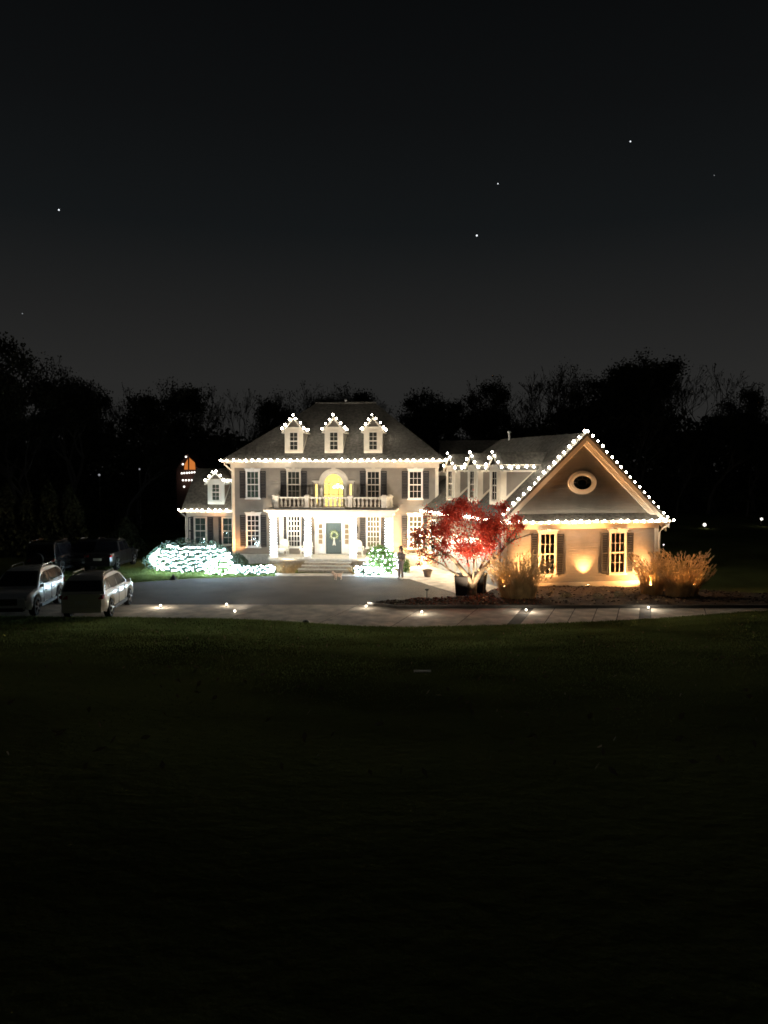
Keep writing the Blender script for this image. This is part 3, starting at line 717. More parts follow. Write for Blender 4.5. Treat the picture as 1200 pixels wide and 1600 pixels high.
# lights wound round the porch columns
for k, u in enumerate(COLS):
    pts = []; n = 190
    for i in range(n):
        t = i/n; a = t*2*math.pi*15 + k; r_ = .24*(1-.12*t)
        pts.append(M.p(u + r_*math.cos(a), -2.6 + r_*math.sin(a), .92 + 2.75*t))
    Vv, Ff = many(pts, .028)
    e = empty('column_lights', M.p(u, -2.6, .76)); tag(e, ['cool white lights wound round the leftmost porch column', 'cool white lights wound round the column left of the front door', 'cool white lights wound round the column right of the front door', 'cool white lights wound round the rightmost porch column'][k], 'string lights', 'lights wound round the porch columns')
    tag(mk('bulb', Vv, Ff, cool_m, e), kind='stuff')
    mb = MB(); mb.tube(pts[::2], .008, 3); mb.build('wire', wire_m, e)

# ------------------------------------------------------------------ shrubs and their net lights
def shrub(name, label, c, rad, n, leaf, m, seed, cat='shrub', group=None, lumps=14, leafsize_j=.4):
    e = empty(name, (c[0], c[1], 0)); tag(e, label, cat, group)
    Pp = blob_points(c, rad, n, .45, lumps, seed); Vv, Ff = leaf_quads(Pp, leaf)
    mk('foliage', Vv, Ff, m, e)
    st = MB()
    for k in range(7):
        a = 2*math.pi*k/7 + seed; r_ = .6; st.tube([(c[0], c[1], -.05), (c[0]+rad[0]*.25*math.cos(a), c[1]+rad[1]*.25*math.sin(a), c[2]*.5), (c[0]+rad[0]*r_*math.cos(a), c[1]+rad[1]*r_*math.sin(a), c[2]+rad[2]*.45)], [.04, .03, .01], 5)
    st.build('stem', bark, e)
    return e
def net(label, c, rad, dz=.25, dx=.125, wob=.11, r=.027, seed=1, ymin=-.3, m=None):
    r_ = np.random.default_rng(seed); pts = []; z = .12
    top = c[2] + rad[2]
    while z < top-.02:
        h = (z-c[2])/rad[2]; k = math.sqrt(max(0, 1-h*h))
        per = math.pi*(rad[0]+rad[1])*k; nn = max(4, int(per/dx))
        for i in range(nn):
            a = 2*math.pi*i/nn
            if math.sin(a) > .35: continue
            x = c[0] + rad[0]*k*1.03*math.cos(a); y = c[1] + rad[1]*k*1.03*math.sin(a)
            zz = z + wob*abs(math.sin(a*rad[0]*3.2 + z*3)) + r_.normal()*.03
            pts.append((x + r_.normal()*.03, y - abs(r_.normal()*.03), max(.05, zz)))
        z += dz
    Vv, Ff = many(pts, r)
    e = empty('net_lights', (c[0], c[1]-rad[1], .05)); tag(e, label, 'net lights', 'net lights over the shrubs')
    tag(mk('bulb', Vv, Ff, m or net_m, e), kind='stuff')
    mb = MB(); mb.tube(pts[::3][:200], .004, 3)
    mb.build('wire', wire_m, e)
SHR = [
 ('hedge', 'wide green hedge under cool white net lights left of the house', at(299, 880, 51.6), (2.75, 1.25, 1.75), 7000, .13, hedge, 'hedge'),
 ('shrub', 'rounded green shrub under net lights at the right end of the wide hedge', at(343, 885, 49.6), (.95, .75, .95), 2600, .10, hedge2, 'shrub'),
 ('shrub', 'plain round clipped shrub between the wide hedge and the house corner', at(371, 880, 51.6), (.86, .8, 1.15), 4200, .09, hedge, 'shrub'),
 ('shrub', 'low spreading shrub under net lights left of the leftmost porch column', at(397, 890, 49.9), (1.35, .55, .62), 2400, .09, hedge, 'shrub'),
 ('shrub', 'tall leafy shrub with net lights in front of the rightmost porch column', at(598, 885, 49.7), (1.0, .8, 1.85), 2600, .15, hedge2, 'shrub'),
 ('shrub', 'low shrub under net lights to the right of the porch steps', at(577, 890, 49.2), (.95, .5, .72), 1800, .10, hedge, 'shrub'),
 ('shrub', 'small yellow green shrub beside the standing person', at(634, 886, 50.4), (.30, .30, .95), 900, .08, hedge2, 'shrub')]
for k, (nm, lb, c, rad, n, lf, m_, ct) in enumerate(SHR):
    shrub(nm, lb, (c.x, c.y, rad[2]*.42), (rad[0], rad[1], rad[2]*.60) if 0 else (rad[0], rad[1], rad[2]*.62), n, lf, m_, k+3, ct)
def netfor(k, label, **a):
    c, rad = SHR[k][2], SHR[k][3]; net(label, (c.x, c.y, rad[2]*.42), (rad[0], rad[1], rad[2]*.62), seed=k+20, **a)
netfor(0, 'rows of cool white net lights on the wide hedge'); netfor(1, 'warm tinted net lights on the rounded shrub at the right end of the hedge', dz=.2, dx=.15)
netfor(3, 'net lights on the low shrub left of the porch', dz=.18); netfor(4, 'net lights on the tall shrub in front of the right porch column', dz=.30, dx=.24, m=net_m); netfor(5, 'net lights on the low shrub right of the steps', dz=.2)

# ------------------------------------------------------------------ ornamental grasses
def grass_clump(label, c, rx, ry, h, n, npl, seed, m1=straw, lean=.5, group='clumps of ornamental grass'):
    r_ = np.random.default_rng(seed); V_, F_ = [], []; Vp, Fp = [], []
    for k in range(n):
        a = r_.random()*2*math.pi; rr = math.sqrt(r_.random())*.75
        b = np.array([c[0]+rx*rr*math.cos(a), c[1]+ry*rr*math.sin(a), c[2]])
        hh = h*(.45+.6*r_.random()**.8)*(1+.12*math.sin(a*3+seed)); out = np.array([math.cos(a)*rx, math.sin(a)*ry, 0])*(.25+lean*r_.random()); side = np.array([-math.sin(a), math.cos(a), 0])
        sd = r_.normal(size=3)*.4; side = side + sd; side /= np.linalg.norm(side); wd = .009 + .008*r_.random()
        i0 = len(V_)
        for s, t in enumerate((0, .35, .7, 1.0)):
            p = b + out*t**1.8 + np.array([0, 0, hh*(t - .18*t**3)]); w_ = wd*(1-.75*t)
            V_ += [p - side*w_, p + side*w_]
        F_ += [(i0+2*s, i0+2*s+1, i0+2*s+3, i0+2*s+2) for s in range(3)]
        if k < npl:
            tip = b + out*1.05 + np.array([0, 0, hh*.86]); d = out*.35/max(.1, np.linalg.norm(out)); 
            for q_ in range(7):
                t = q_/6; p = tip + d*t*.5 + np.array([0, 0, .32*t - .12*t*t]); w_ = .045*math.sin(math.pi*(.15+.8*t)); sv = r_.normal(size=3); sv /= np.linalg.norm(sv); up = np.array([0, 0, .05])
                j = len(Vp); Vp += [p - sv*w_, p - up + d*.04, p + sv*w_, p + up]; Fp.append((j, j+1, j+2, j+3))
    e = empty('grass_clump', tuple(c)); tag(e, label, 'ornamental grass', group)
    mk('blade', np.array(V_), np.array(F_), m1, e).__setitem__('kind', 'stuff')
    if Vp: mk('plume', np.array(Vp), np.array(Fp), plume, e).__setitem__('kind', 'stuff')
    return e
c = gr(812, 941); grass_clump('large straw coloured grass clump with pale plumes right of the red tree', (c.x, c.y+.6, .1), 1.25, .9, 2.4, 1300, 400, 5, lean=.62)
c = gr(1020, 930); grass_clump('upright grass clump at the right corner of the garage wall', (c.x+.25, c.y+.9, -.15), .8, .7, 2.2, 800, 280, 6, lean=.5)
c = gr(1075, 932); grass_clump('large tawny grass clump right of the garage with feathery plumes', (c.x-.2, c.y+.4, -.15), 1.15, .9, 2.55, 1400, 460, 7, lean=.55)
c = at(447, 893, 50.2); grass_clump('small lit grass clump in front of the porch left of the steps', (c.x, c.y, 0), .8, .4, .85, 500, 0, 8, lean=.8)
c = at(559, 893, 49.6); grass_clump('small lit grass clump right of the porch steps', (c.x, c.y, 0), .55, .35, .65, 350, 0, 9, lean=.8)
for k, (px, py) in enumerate(((885, 936), (933, 938), (968, 933))):
    c = gr(px, py); e = empty('dry_tussock', (c.x, c.y, 0)); tag(e, ['pale rounded tussock in the bed below the left garage window', 'pale low tussock in the middle of the bed below the wall floodlight', 'pale tussock in the bed below the right garage window'][k], 'tussock', 'pale tussocks in the bed')
    Pp = blob_points((c.x, c.y, .14), (.36, .28, .26), 1500, .5, 6, 40+k); Vv, Ff = leaf_quads(Pp, .09, aspect=.25); mk('foliage', Vv, Ff, stone, e)
    mb = MB(); mb.lathe(c.x, c.y, [(.28, .0), (.3, .15), (.2, .28), (.05, .34)], 10); mb.build('crown', stone, e)

# ------------------------------------------------------------------ trees
def grow(mb, p, d, L, r, depth, tips, rnd, spread=.55, up=.15, sides=5, shrink=.74, kids=(2, 3), minr=.006, joints=2):
    pts = [p]; rad = [r]
    q = Vector(p); dd = Vector(d)
    for k in range(joints):
        dd = (dd + Vector((rnd.gauss(0, .13), rnd.gauss(0, .13), rnd.gauss(0, .08) + up*.3))).normalized(); q = q + dd*(L/joints); pts.append(q.copy()); rad.append(max(minr, r*(1-.38*(k+1)/joints)))
    mb.tube(pts, rad, sides if depth > 2 else 3)
    if depth <= 2: tips += [pts[1].copy(), q.copy()]
    if depth == 0: return
    for k in range(rnd.choice(kids)):
        ax = Vector((rnd.gauss(0, 1), rnd.gauss(0, 1), rnd.gauss(0, .5))); nd = (dd + ax.normalized()*spread*rnd.uniform(.7, 1.3) + Vector((0, 0, up))).normalized()
        grow(mb, q, nd, L*shrink*rnd.uniform(.8, 1.15), r*.62, depth-1, tips, rnd, spread, up, sides, shrink, kids, minr, joints)

# red maple
base = gr(738, 933.5); base.z = .1
mt = empty('maple_tree', base); tag(mt, 'red leaved maple with forked lit trunk in front of the garage doors', 'tree')
rnd = random.Random(11); mb = MB(); tips = []
fork = base + Vector((.02, 0, .62)); mb.tube([base - Vector((0, 0, .1)), base + Vector((0, 0, .08)), base + Vector((.02, 0, .35)), fork], [.36, .27, .23, .24], 10)
for dx, dy, dz, L, r in ((-.60, -.1, 1, 1.6, .18), (-.22, .3, 1, 1.5, .08), (.05, -.2, 1, 1.45, .07), (.32, .2, 1, 1.5, .085), (.66, -.1, 1, 1.65, .18), (-.95, .25, .75, 1.6, .08)):
    grow(mb, fork, Vector((dx, dy, dz)).normalized(), L, r, 5, tips, rnd, .55, .02, 6, .68, (2, 3), .006)
mb.build('trunk', bark, mt, smooth=True)
cc = np.array([base.x - .22, base.y, 3.55])
T = np.array([tuple(t) for t in tips]); Vn = (T-cc)/np.array([3.15, 2.6, 1.95]); T = T[(Vn**2).sum(1) < 1.0]
P1 = np.repeat(T, 3, 0); P1 = P1 + rng.normal(size=P1.shape)*.16
ex = blob_points(tuple(cc), (2.75, 2.4, 1.65), 3600, .25, 14, 5); cl = np.array([(noise.noise(Vector(p)*1.1) + .5*noise.noise(Vector(p)*2.6)) for p in ex]); ex = ex[cl > -.12]
sl = []
for (px, py, rr) in ((652, 835, .5), (660, 862, .38), (655, 880, .2), (672, 872, .4), (690, 850, .5), (645, 852, .25), (668, 800, .4), (806, 812, .35), (812, 822, .28), (680, 830, .6), (700, 800, .6), (720, 790, .6), (785, 792, .4), (760, 850, .6), (740, 860, .6), (722, 858, .5)):
    o_ = at(px, py, base.y + random.uniform(-.9, .4)); sl.append(blob_points(tuple(o_), (rr, rr, rr*.8), int(210*rr*rr/.16)+20, .1, 0, px))
Pa = np.concatenate([P1, ex] + sl); Pa = Pa[Pa[:, 2] > 1.35 + .35*np.abs(Pa[:, 0]-base.x-.1)*0]
keep = rng.random(len(Pa)) < np.clip((Pa[:, 2]-1.2)/.9, .25, 1); Pa = Pa[keep]
Pa = np.concatenate([Pa, Pa + rng.normal(size=Pa.shape)*.14]); Pa = Pa[rng.random(len(Pa)) < np.where(Pa[:, 0] < base.x-1.7, .42, .86)]; Vv, Ff = leaf_quads(Pa, .115, aspect=.75); mk('crown', Vv, Ff, red, mt)
print('maple leaves', len(Pa))

# wood behind: a few kinds of tree, each tree its own copy
def forest_proto(kind, seed):
    rnd = random.Random(seed); mb = MB(); tips = []
    if kind == 'bare':
        grow(mb, Vector((0, 0, 0)), Vector((0, 0, 1)), 5.2, .32, 7, tips, rnd, .42, .16, 5, .78, (2, 2, 3), .022, 2)
    else:
        grow(mb, Vector((0, 0, 0)), Vector((0, 0, 1)), 5.5, .38, 5, tips, rnd, .55, .10, 5, .74, (2, 3), .03, 2)
    Vt = np.array(mb.v); zm = Vt[:, 2].max(); s = 18.0/zm; mb.v = [tuple(v) for v in Vt*s]
    me_t = (mb.v, mb.f); T = np.array([tuple(t) for t in tips])*s; lf = None
    if kind == 'bare': P_ = T[rng.random(len(T)) < .35] + rng.normal(size=(int(0), 3)).sum() ; lf = leaf_quads(P_, .22)
    else:
        P_ = np.repeat(T, 12 if kind == 'full' else 5, 0); P_ = P_ + rng.normal(size=P_.shape)*(.42 if kind == 'full' else .40)
        if kind == 'full':
            cs = T[rng.integers(0, len(T), 40)]; P_ = np.concatenate([P_] + [c_ + rng.normal(size=(330, 3))*np.array([.62, .62, .42]) for c_ in cs])
        lf = leaf_quads(P_, .24 if kind == 'full' else .20)
    return me_t, lf
PROTO = []
for k, kd in enumerate(('full', 'thin', 'thin', 'bare', 'bare', 'full')):
    (tv, tf), lf = forest_proto(kd, 50+k)
    e = empty('forest_tree', (0, 0, 0)); t_ = mk('trunk', np.array(tv), tf, fbark, e, origin=(0, 0, 0), recalc=False)
    c_ = mk('crown', lf[0], lf[1], fleaf, e, origin=(0, 0, 0)); PROTO.append((e, t_, c_, kd)); print(kd, len(tf), len(lf[1]))
# top outline of the wood in the photograph: (px, py, kind index, distance)
TR = [(-30, 530, 0, 78), (22, 548, 1, 84), (78, 560, 3, 90), (112, 590, 5, 86), (150, 592, 4, 96), (178, 598, 0, 88), (212, 628, 2, 92), (248, 622, 3, 98), (276, 612, 1, 95), (332, 596, 5, 90), (368, 618, 0, 96), (400, 612, 4, 105), (432, 608, 2, 104), (468, 616, 1, 108), (505, 594, 3, 110), (548, 620, 4, 112), (600, 606, 5, 104), (648, 612, 0, 100), (690, 640, 2, 106), (738, 622, 5, 108), (772, 618, 3, 110), (815, 588, 0, 100), (852, 580, 4, 104), (890, 576, 1, 98), (925, 582, 5, 102), (962, 584, 2, 98), (1000, 582, 0, 94), (1040, 574, 4, 96), (1080, 556, 5, 92), (1122, 572, 3, 90), (1140, 608, 2, 96), (1182, 628, 1, 90), (1230, 600, 0, 86), (-80, 545, 1, 82),
      (195, 618, 3, 99), (262, 606, 4, 103), (300, 604, 3, 101), (385, 604, 3, 107), (450, 606, 4, 109), (525, 604, 2, 112), (575, 612, 3, 110), (625, 614, 4, 108), (672, 630, 3, 108), (712, 628, 4, 107), (755, 614, 2, 107), (790, 602, 3, 104), (870, 574, 3, 103), (945, 576, 4, 101), (1060, 566, 3, 98), (1205, 612, 4, 92),
      (60, 640, 5, 74), (190, 660, 0, 78), (300, 660, 2, 82), (700, 690, 1, 92), (830, 660, 5, 90), (1000, 650, 1, 84), (1110, 650, 0, 82), (1170, 680, 5, 80), (1060, 700, 2, 78), (880, 640, 0, 92), (420, 660, 1, 96), (560, 660, 5, 100), (760, 680, 0, 98)]
kindname = {'full': 'dense leafy tree', 'thin': 'half bare tree', 'bare': 'bare branched tree'}
where = lambda px: 'behind the left lawn' if px < 280 else 'behind the left wing roof' if px < 430 else 'behind the main roof ridge' if px < 640 else 'behind the connecting roof' if px < 800 else 'behind the garage gable' if px < 1050 else 'beyond the right edge of the garage'
wsh = lambda px: where(px).replace('beyond the right edge of the garage', 'right of the garage')
used = set(); cnt = {}
ORD = ['leftmost', 'second', 'third', 'fourth', 'fifth', 'sixth', 'seventh', 'eighth', 'ninth', 'tenth', 'eleventh', 'twelfth', 'thirteenth', 'fourteenth', 'fifteenth', 'sixteenth', 'seventeenth', 'eighteenth', 'nineteenth', 'twentieth', 'twenty-first', 'twenty-second', 'twenty-third', 'twenty-fourth', 'twenty-fifth', 'twenty-sixth', 'twenty-seventh', 'twenty-eighth', 'twenty-ninth', 'thirtieth', 'thirty-first', 'thirty-second', 'thirty-third', 'thirty-fourth', 'thirty-fifth', 'thirty-sixth', 'thirty-seventh', 'thirty-eighth', 'thirty-ninth', 'fortieth', 'forty-first', 'forty-second', 'forty-third', 'forty-fourth', 'forty-fifth', 'forty-sixth', 'forty-seventh', 'forty-eighth', 'forty-ninth', 'fiftieth']
sky_i = sorted(range(50), key=lambda k: TR[k][0]); low_i = sorted(range(50, len(TR)), key=lambda k: TR[k][0])
for i, (px, py, ki, Y) in enumerate(TR):
    pe, pt, pcw, kd = PROTO[ki]; top = at(px, py, Y); zb = lawn_z(top.x, Y); h = top.z - zb; s = h/18.0; 
    if ki not in used: e, t_, c_ = pe, pt, pcw; used.add(ki)
    else:
        e = clone(pe, (0, 0, 0)); t_ = clone(pt, (0, 0, 0), e); c_ = clone(pcw, (0, 0, 0), e)
    wd = s*random.uniform(.85, 1.1); e.location = (top.x, Y, zb-.1); e.rotation_euler = (0, 0, random.uniform(0, 6.28)); e.scale = (wd, wd, s)
    wkey = (kd, where(px)); cnt[wkey] = cnt.get(wkey, 0)+1
    rk = (sky_i if i < 50 else low_i).index(i); row = 'along the skyline' if i < 50 else 'in the lower row'
    tag(e, f'{kindname[kd]} {wsh(px)}, {ORD[rk]} from left {row}' if rk else f'{kindname[kd]} {wsh(px)}, leftmost {row}', 'tree', 'trees of the dark wood')
def under(n, y0, y1, hfun, leaf, name, sd):
    r_ = np.random.default_rng(sd); y = y0 + (y1-y0)*r_.random(n); x = (r_.random(n)-.5)*2*(y*.62+6); x = np.where(r_.random(n) < .5, x, np.round(x/2.3)*2.3 + r_.normal(size=n)*.8)
    hh = np.array([hfun(a, b) for a, b in zip(x, y)]); g0 = np.array([lawn_z(a, b) for a, b in zip(x, y)]); z = g0 + hh*np.sqrt(r_.random(n))
    Vv, Ff = leaf_quads(np.stack([x, y, z], 1), leaf); tag(mk(name, Vv, Ff, fleaf, None), kind='stuff')
under(100000, 84, 114, lambda a, b: 10.5 + 3.6*noise.noise(Vector((a*.10, b*.10, 0))) + 3.0*noise.noise(Vector((a*.4, b*.4, 5))), .50, 'undergrowth', 3)
# tall dim evergreen screen on the left and a smaller one
def evergreen(label, px, topy, Y, rx, seed, n=2600):
    p = at(px, topy, Y); zb = lawn_z(p.x, Y); h = p.z - zb
    e = empty('evergreen_tree', (p.x, Y, zb)); tag(e, label, 'tree', 'evergreens screening the left side')
    r_ = np.random.default_rng(seed); t = r_.random(n)**.8; a = r_.random(n)*2*math.pi; rr = rx*(1-t**1.8)*(.5+.5*r_.random(n)**.4)*(1+.18*np.sin(a*3+t*9))
    P_ = np.stack([p.x+rr*np.cos(a), Y+rr*np.sin(a), zb+.1+h*t], 1); Vv, Ff = leaf_quads(P_, .34); mk('foliage', Vv, Ff, dkleaf, e)
    mb = MB(); mb.tube([(p.x, Y, zb-.2), (p.x, Y, zb+h*.9)], [.16, .03], 6); mb.build('trunk', fbark, e)
for i, (px, ty, Y, rx) in enumerate(((-25, 765, 60, 1.9), (8, 758, 60.5, 1.7), (42, 768, 61, 1.7), (75, 755, 61.5, 1.7), (108, 762, 62, 1.6), (196, 812, 64, 1.5))):
    evergreen(['evergreen at the far left edge of the dark screen', 'second evergreen from the left in the dark screen', 'middle evergreen of the dark screen on the left', 'tallest evergreen of the dark screen behind the parked cars', 'evergreen at the right end of the dark screen', 'small lone evergreen right of the dark screen'][i], px, ty, Y, rx, 70+i)

# ------------------------------------------------------------------ lamps standing in the beds
def uplight(label, loc, target, watts, color, spot=60, blend=.5, lens=warm_m, size=.07, group='ground floodlights'):
    loc = Vector(loc); e = empty('floodlight', (loc.x, loc.y, loc.z)); tag(e, label, 'floodlight', group)
    d = (Vector(target)-loc).normalized(); up = loc + Vector((0, 0, .16))
    mb = MB(); mb.tube([loc - Vector((0, 0, .1)), up], .018, 6); mb.build('stake', dark, e)
    mb = MB(); mb.tube([up - d*.10, up + d*.02, up + d*.08], [.045, .075, .085], 10); mb.build('housing', dark, e)
    mb = MB(); mb.tube([up + d*.075, up + d*.083], .07, 10); mb.build('lens', lens, e)
    lum(up + d*.11, 'beam', 'SPOT', watts, color, e, Vector(target), spot, blend, size)
    return e
def path_light(label, px, py, r=.048, z=.09, watts=0, aim=None):
    p = gr(px, py + 2); e = empty('path_light', p); tag(e, label, 'path light', 'small lights along the driveway')
    mb = MB(); mb.lathe(p.x, p.y, [(.07, 0), (.07, .02), (.02, .03), (.02, z)], 8); mb.build('post', dark, e)
    mb = MB(); mb.lathe(p.x, p.y, [(r*.4, z), (r, z+r*.5), (r, z+r*1.3), (r*.3, z+r*1.9)], 10); mb.build('lens', path_m, e, smooth=True)
    if watts: lum((p.x, p.y-.05, p.z+z+.30), 'glow', 'POINT', watts, (1, .88, .70), e, size=.05)
    if aim: lum((p.x, p.y+.12, p.z+z+.12), 'beam', 'SPOT', aim[0], (1, .91, .80), e, aim[1], aim[2], 1.0, .30)  # extra beam added to a real path light, to brighten balcony and facade

WARM = (1, .60, .27); AMB = (1, .47, .16); COOL = (.85, .93, 1)
g_ = G.p
uplight('bright floodlight at the middle of the garage wall between its two windows', g_(5.02, -.60, -.05), g_(5.02, .0, 3.1), 2000, AMB, 70, 1.0)
uplight('floodlight glowing inside the large grass clump left of the garage', g_(.55, -1.5, .15), g_(2.0, .0, 1.7), 1300, AMB, 98, .8)
uplight('floodlight behind the grass clump at the right corner of the garage', g_(9.3, -1.3, -.12), g_(7.7, .0, 1.7), 1300, AMB, 98, .8)
p = gr(1075, 932); uplight('floodlight inside the tawny grass clump right of the garage', (p.x-.5, p.y+.2, .30), (p.x-.3, p.y+.2, 2.5), 320, AMB, 130, .5)
uplight('second floodlight deeper inside the tawny grass clump', (p.x+.5, p.y+.5, .35), (p.x+.5, p.y+.5, 2.5), 260, AMB, 130, .5)
p = gr(1020, 930); uplight('small floodlight inside the upright grass clump', (p.x+.1, p.y+.7, .25), (p.x+.1, p.y+.7, 2.4), 220, AMB, 125, .5)
p = gr(800, 941); uplight('small floodlight inside the large grass clump left of the garage', (p.x-.3, p.y+.7, .5), (p.x-.3, p.y+.8, 2.4), 150, AMB, 140, .5)
b_ = base
uplight('white floodlight at the foot of the red maple', (b_.x-.42, b_.y-1.3, .12), (b_.x+.1, b_.y+.1, 3.9), 650, (1, .76, .50), 120, .8, lens=path_m)
uplight('floodlight behind the maple trunk aimed into the crown', (b_.x+.7, b_.y+.9, .12), (b_.x-.2, b_.y-.3, 3.8), 300, (1, .78, .56), 130, .8)
m_ = M.p
uplight('added white floodlight in the low shrub left of the porch, brightening the balcony', m_(-6.2, -5.4, .35), m_(-1.5, -1.5, 4.8), 1000, (1, .86, .70), 75, .9)  # invented fixture, added to lift the balustrade from the left
uplight('added white floodlight among the lit shrubs right of the steps, brightening the balcony', m_(3.6, -6.1, .05), m_(1.5, -1.5, 4.9), 800, (1, .84, .68), 75, .9)  # its added counterpart on the right, no known lamp stands here
uplight('floodlight by the house wall right of the porch', m_(5.0, -1.3, .05), m_(5.15, 0, 3.6), 900, AMB, 100, .9)
uplight('floodlight by the yellow green shrub at the right wall', m_(6.3, -1.2, .05), m_(7.2, 0, 1.0), 170, AMB, 120, .9)
uplight('floodlight at the left front corner of the house', m_(-7.0, -1.0, .05), m_(-7.65, 0, 3.5), 420, AMB, 90, .9)
uplight('floodlight in the small grass clump left of the porch steps', m_(-2.9, -4.0, .05), m_(-2.7, -2.7, 4.5), 800, (1, .74, .46), 120, .9)
uplight('floodlight in the small grass clump right of the porch steps', m_(2.6, -4.0, .05), m_(2.4, -2.7, 4.5), 800, (1, .74, .46), 120, .9)
for k, (px, py) in enumerate(((251, 948), (354, 946), (367, 957), (572, 949), (659, 958), (822, 955), (1013, 951))):
    path_light(['path light at the left end of the driveway next to the parked cars', 'upper of the two close path lights left of the middle of the driveway', 'lower of the two close path lights on the driveway', 'path light at the pointed left tip of the planting bed', 'path light below the bed in line with the red tree branches', 'path light on the dark band left of the garage windows', 'path light on the dark band below the right garage window'][k], px, py, watts=(8, 3, 0, 3, 5, 9, 9)[k], aim={2: (2100, m_(-3.2, 0, 4.6), 46), 3: (2100, m_(2.6, 0, 4.7), 46)}.get(k))
# lamps of the place: porch ceiling lights, dusk lamp in the side entry
for k, u in enumerate((-2.85, 0.15, 3.15)):
    e = empty('ceiling_light', m_(u, -1.4, 3.72)); tag(e, ['round white ceiling light in the left bay of the porch', 'round white ceiling light in front of the door', 'round white ceiling light in the right bay of the porch'][k], 'ceiling light', 'porch ceiling lights')
    mb = MB(M); mb.lathe(u, -1.4, [(.14, 3.66), (.15, 3.715)], 12); mb.build('lens', path_m, e); lum(m_(u, -1.4, 3.60), 'lamp', 'POINT', 22, (.84, 1, .97), e, size=.12)
e = empty('wall_lamp', SWF.p(-10.9, -.1, 2.1)); tag(e, 'bright lamp on the wall in the corner between house and garage wing', 'lamp')
mb = MB(SWF); mb.lathe(-10.9, -.22, [(.03, 2.0), (.09, 2.08), (.10, 2.35), (.02, 2.45)], 8); mb.build('lens', warm_m, e)
mb = MB(SWF); mb.box(-10.94, -10.86, -.14, -.0, 2.2, 2.26); mb.build('bracket', dark, e)
lum(SWF.p(-10.9, -.8, 2.1), 'lamp', 'POINT', 230, (1, .82, .52), e, size=.12)
for k, v in enumerate((3.38, 6.35)):
    e = empty('wall_lamp', SWF.p(-v, -.1, 2.7)); tag(e, ['wall lamp between the first and second garage doors', 'wall lamp between the second and third garage doors'][k], 'lamp', 'garage door lamps')
    mb = MB(SWF); mb.lathe(-v, -.25, [(.03, 2.2), (.08, 2.26), (.10, 2.5), (.02, 2.6)], 8); mb.build('lens', path_m, e)
    mb = MB(SWF); mb.box(-v-.03, -v+.03, -.18, 0, 2.55, 2.61); mb.build('bracket', dark, e)
    lum(SWF.p(-v, -.55, 2.35), 'lamp', 'POINT', 110, (1, .78, .52), e, size=.1)

# ------------------------------------------------------------------ on the porch
def chair(label, u, v, rz):
    o = Vector(M.p(u, v, .757)); e = empty('porch_chair', o, rz, world=False); e.location = o; tag(e, label, 'chair', 'white wicker porch chairs')
    mb = MB(); mb.box(-.34, .34, -.34, .30, .36, .46)
    mb.build('seat', wicker, e)
    mb = MB(); mb.box(-.30, .30, -.36, .22, .465, .58); mb.build('cushion', cushion, e, smooth=False)
    prof = [(-.36, .46), (.36, .46)] + [(.36*math.cos(R(a)), .88 + .32*math.sin(R(a))) for a in range(0, 181, 20)]
    mb = MB(); mb.poly(prof, .26, .35); mb.build('backrest', wicker, e)
    mb = MB(); mb.poly([(u_*.82, .02+z*.97) for u_, z in prof], .20, .255); mb.build('back_cushion', cushion, e)
    for s in (-1, 1):
        mb = MB(); a, b = sorted((s*.34, s*.42)); mb.box(a, b, -.34, .35, .66, .73).box(a, b, -.34, -.26, .46, .66); mb.build('armrest', wicker, e)
        for y in (-.30, .28): mb = MB(); mb.lathe(s*.32, y, [(.03, 0), (.035, .36)], 8); mb.build('leg', wicker, e)
    return e
chair('white cushioned chair in the left bay of the porch under the window', on(M, 443, 860, -1.2)[0], -1.2, R(-5))
chair('white cushioned chair half hidden behind the column left of the door', on(M, 479, 860, -1.4)[0], -1.4, R(-15))
chair('white cushioned chair just right of the front door', on(M, 559, 860, -1.2)[0], -1.2, R(8))
# wreath on the door
o = Vector(M.p(.04, -.13, 2.22)); e = empty('wreath', o); tag(e, 'pale green leafy wreath with a hanging white bow on the front door', 'wreath')
a = rng.random(420)*2*math.pi; rr = .25 + rng.normal(size=420)*.06; Pw = np.stack([o.x+rr*np.cos(a)*M.U.x, o.y+rr*np.cos(a)*M.U.y-.03+rng.normal(size=420)*.025, o.z+rr*np.sin(a)], 1)
Vv, Ff = leaf_quads(Pw, .09, aspect=.5); mk('foliage', Vv, Ff, wreath_m, e)
pts = [(o.x+.25*math.cos(t), o.y-.01, o.z+.25*math.sin(t)) for t in np.linspace(0, 6.28, 20)]; mb = MB(); mb.tube(pts, .03, 6); mb.build('hoop', bark, e)
mb = MB(M)
for s in (-1, 1): mb.solid([(.04+s*.02, -.20, 1.98), (.04+s*.12, -.20, 1.42), (.04+s*.02, -.20, 1.48), (.04-s*.02, -.20, 1.9), (.04+s*.02, -.18, 1.98), (.04+s*.12, -.18, 1.42), (.04+s*.02, -.18, 1.48), (.04-s*.02, -.18, 1.9)], [(0, 1, 2, 3), (4, 7, 6, 5), (0, 4, 5, 1), (1, 5, 6, 2), (2, 6, 7, 3), (3, 7, 4, 0)])
mb.lathe(.04, -.2, [(.02, 1.94), (.06, 1.97), (.06, 2.0), (.02, 2.04)], 8); mb.build('bow', ribbon, e)
pts = [M.p(.04+.24*math.cos(t), -.22, 2.22+.24*math.sin(t)) for t in np.linspace(0, 6.28, 15)[:-1]]; Vv, Ff = many(pts, .018); tag(mk('bulb', Vv, Ff, glow('wreath_bulb_glow', (1, .95, .7), 3), e), kind='stuff')

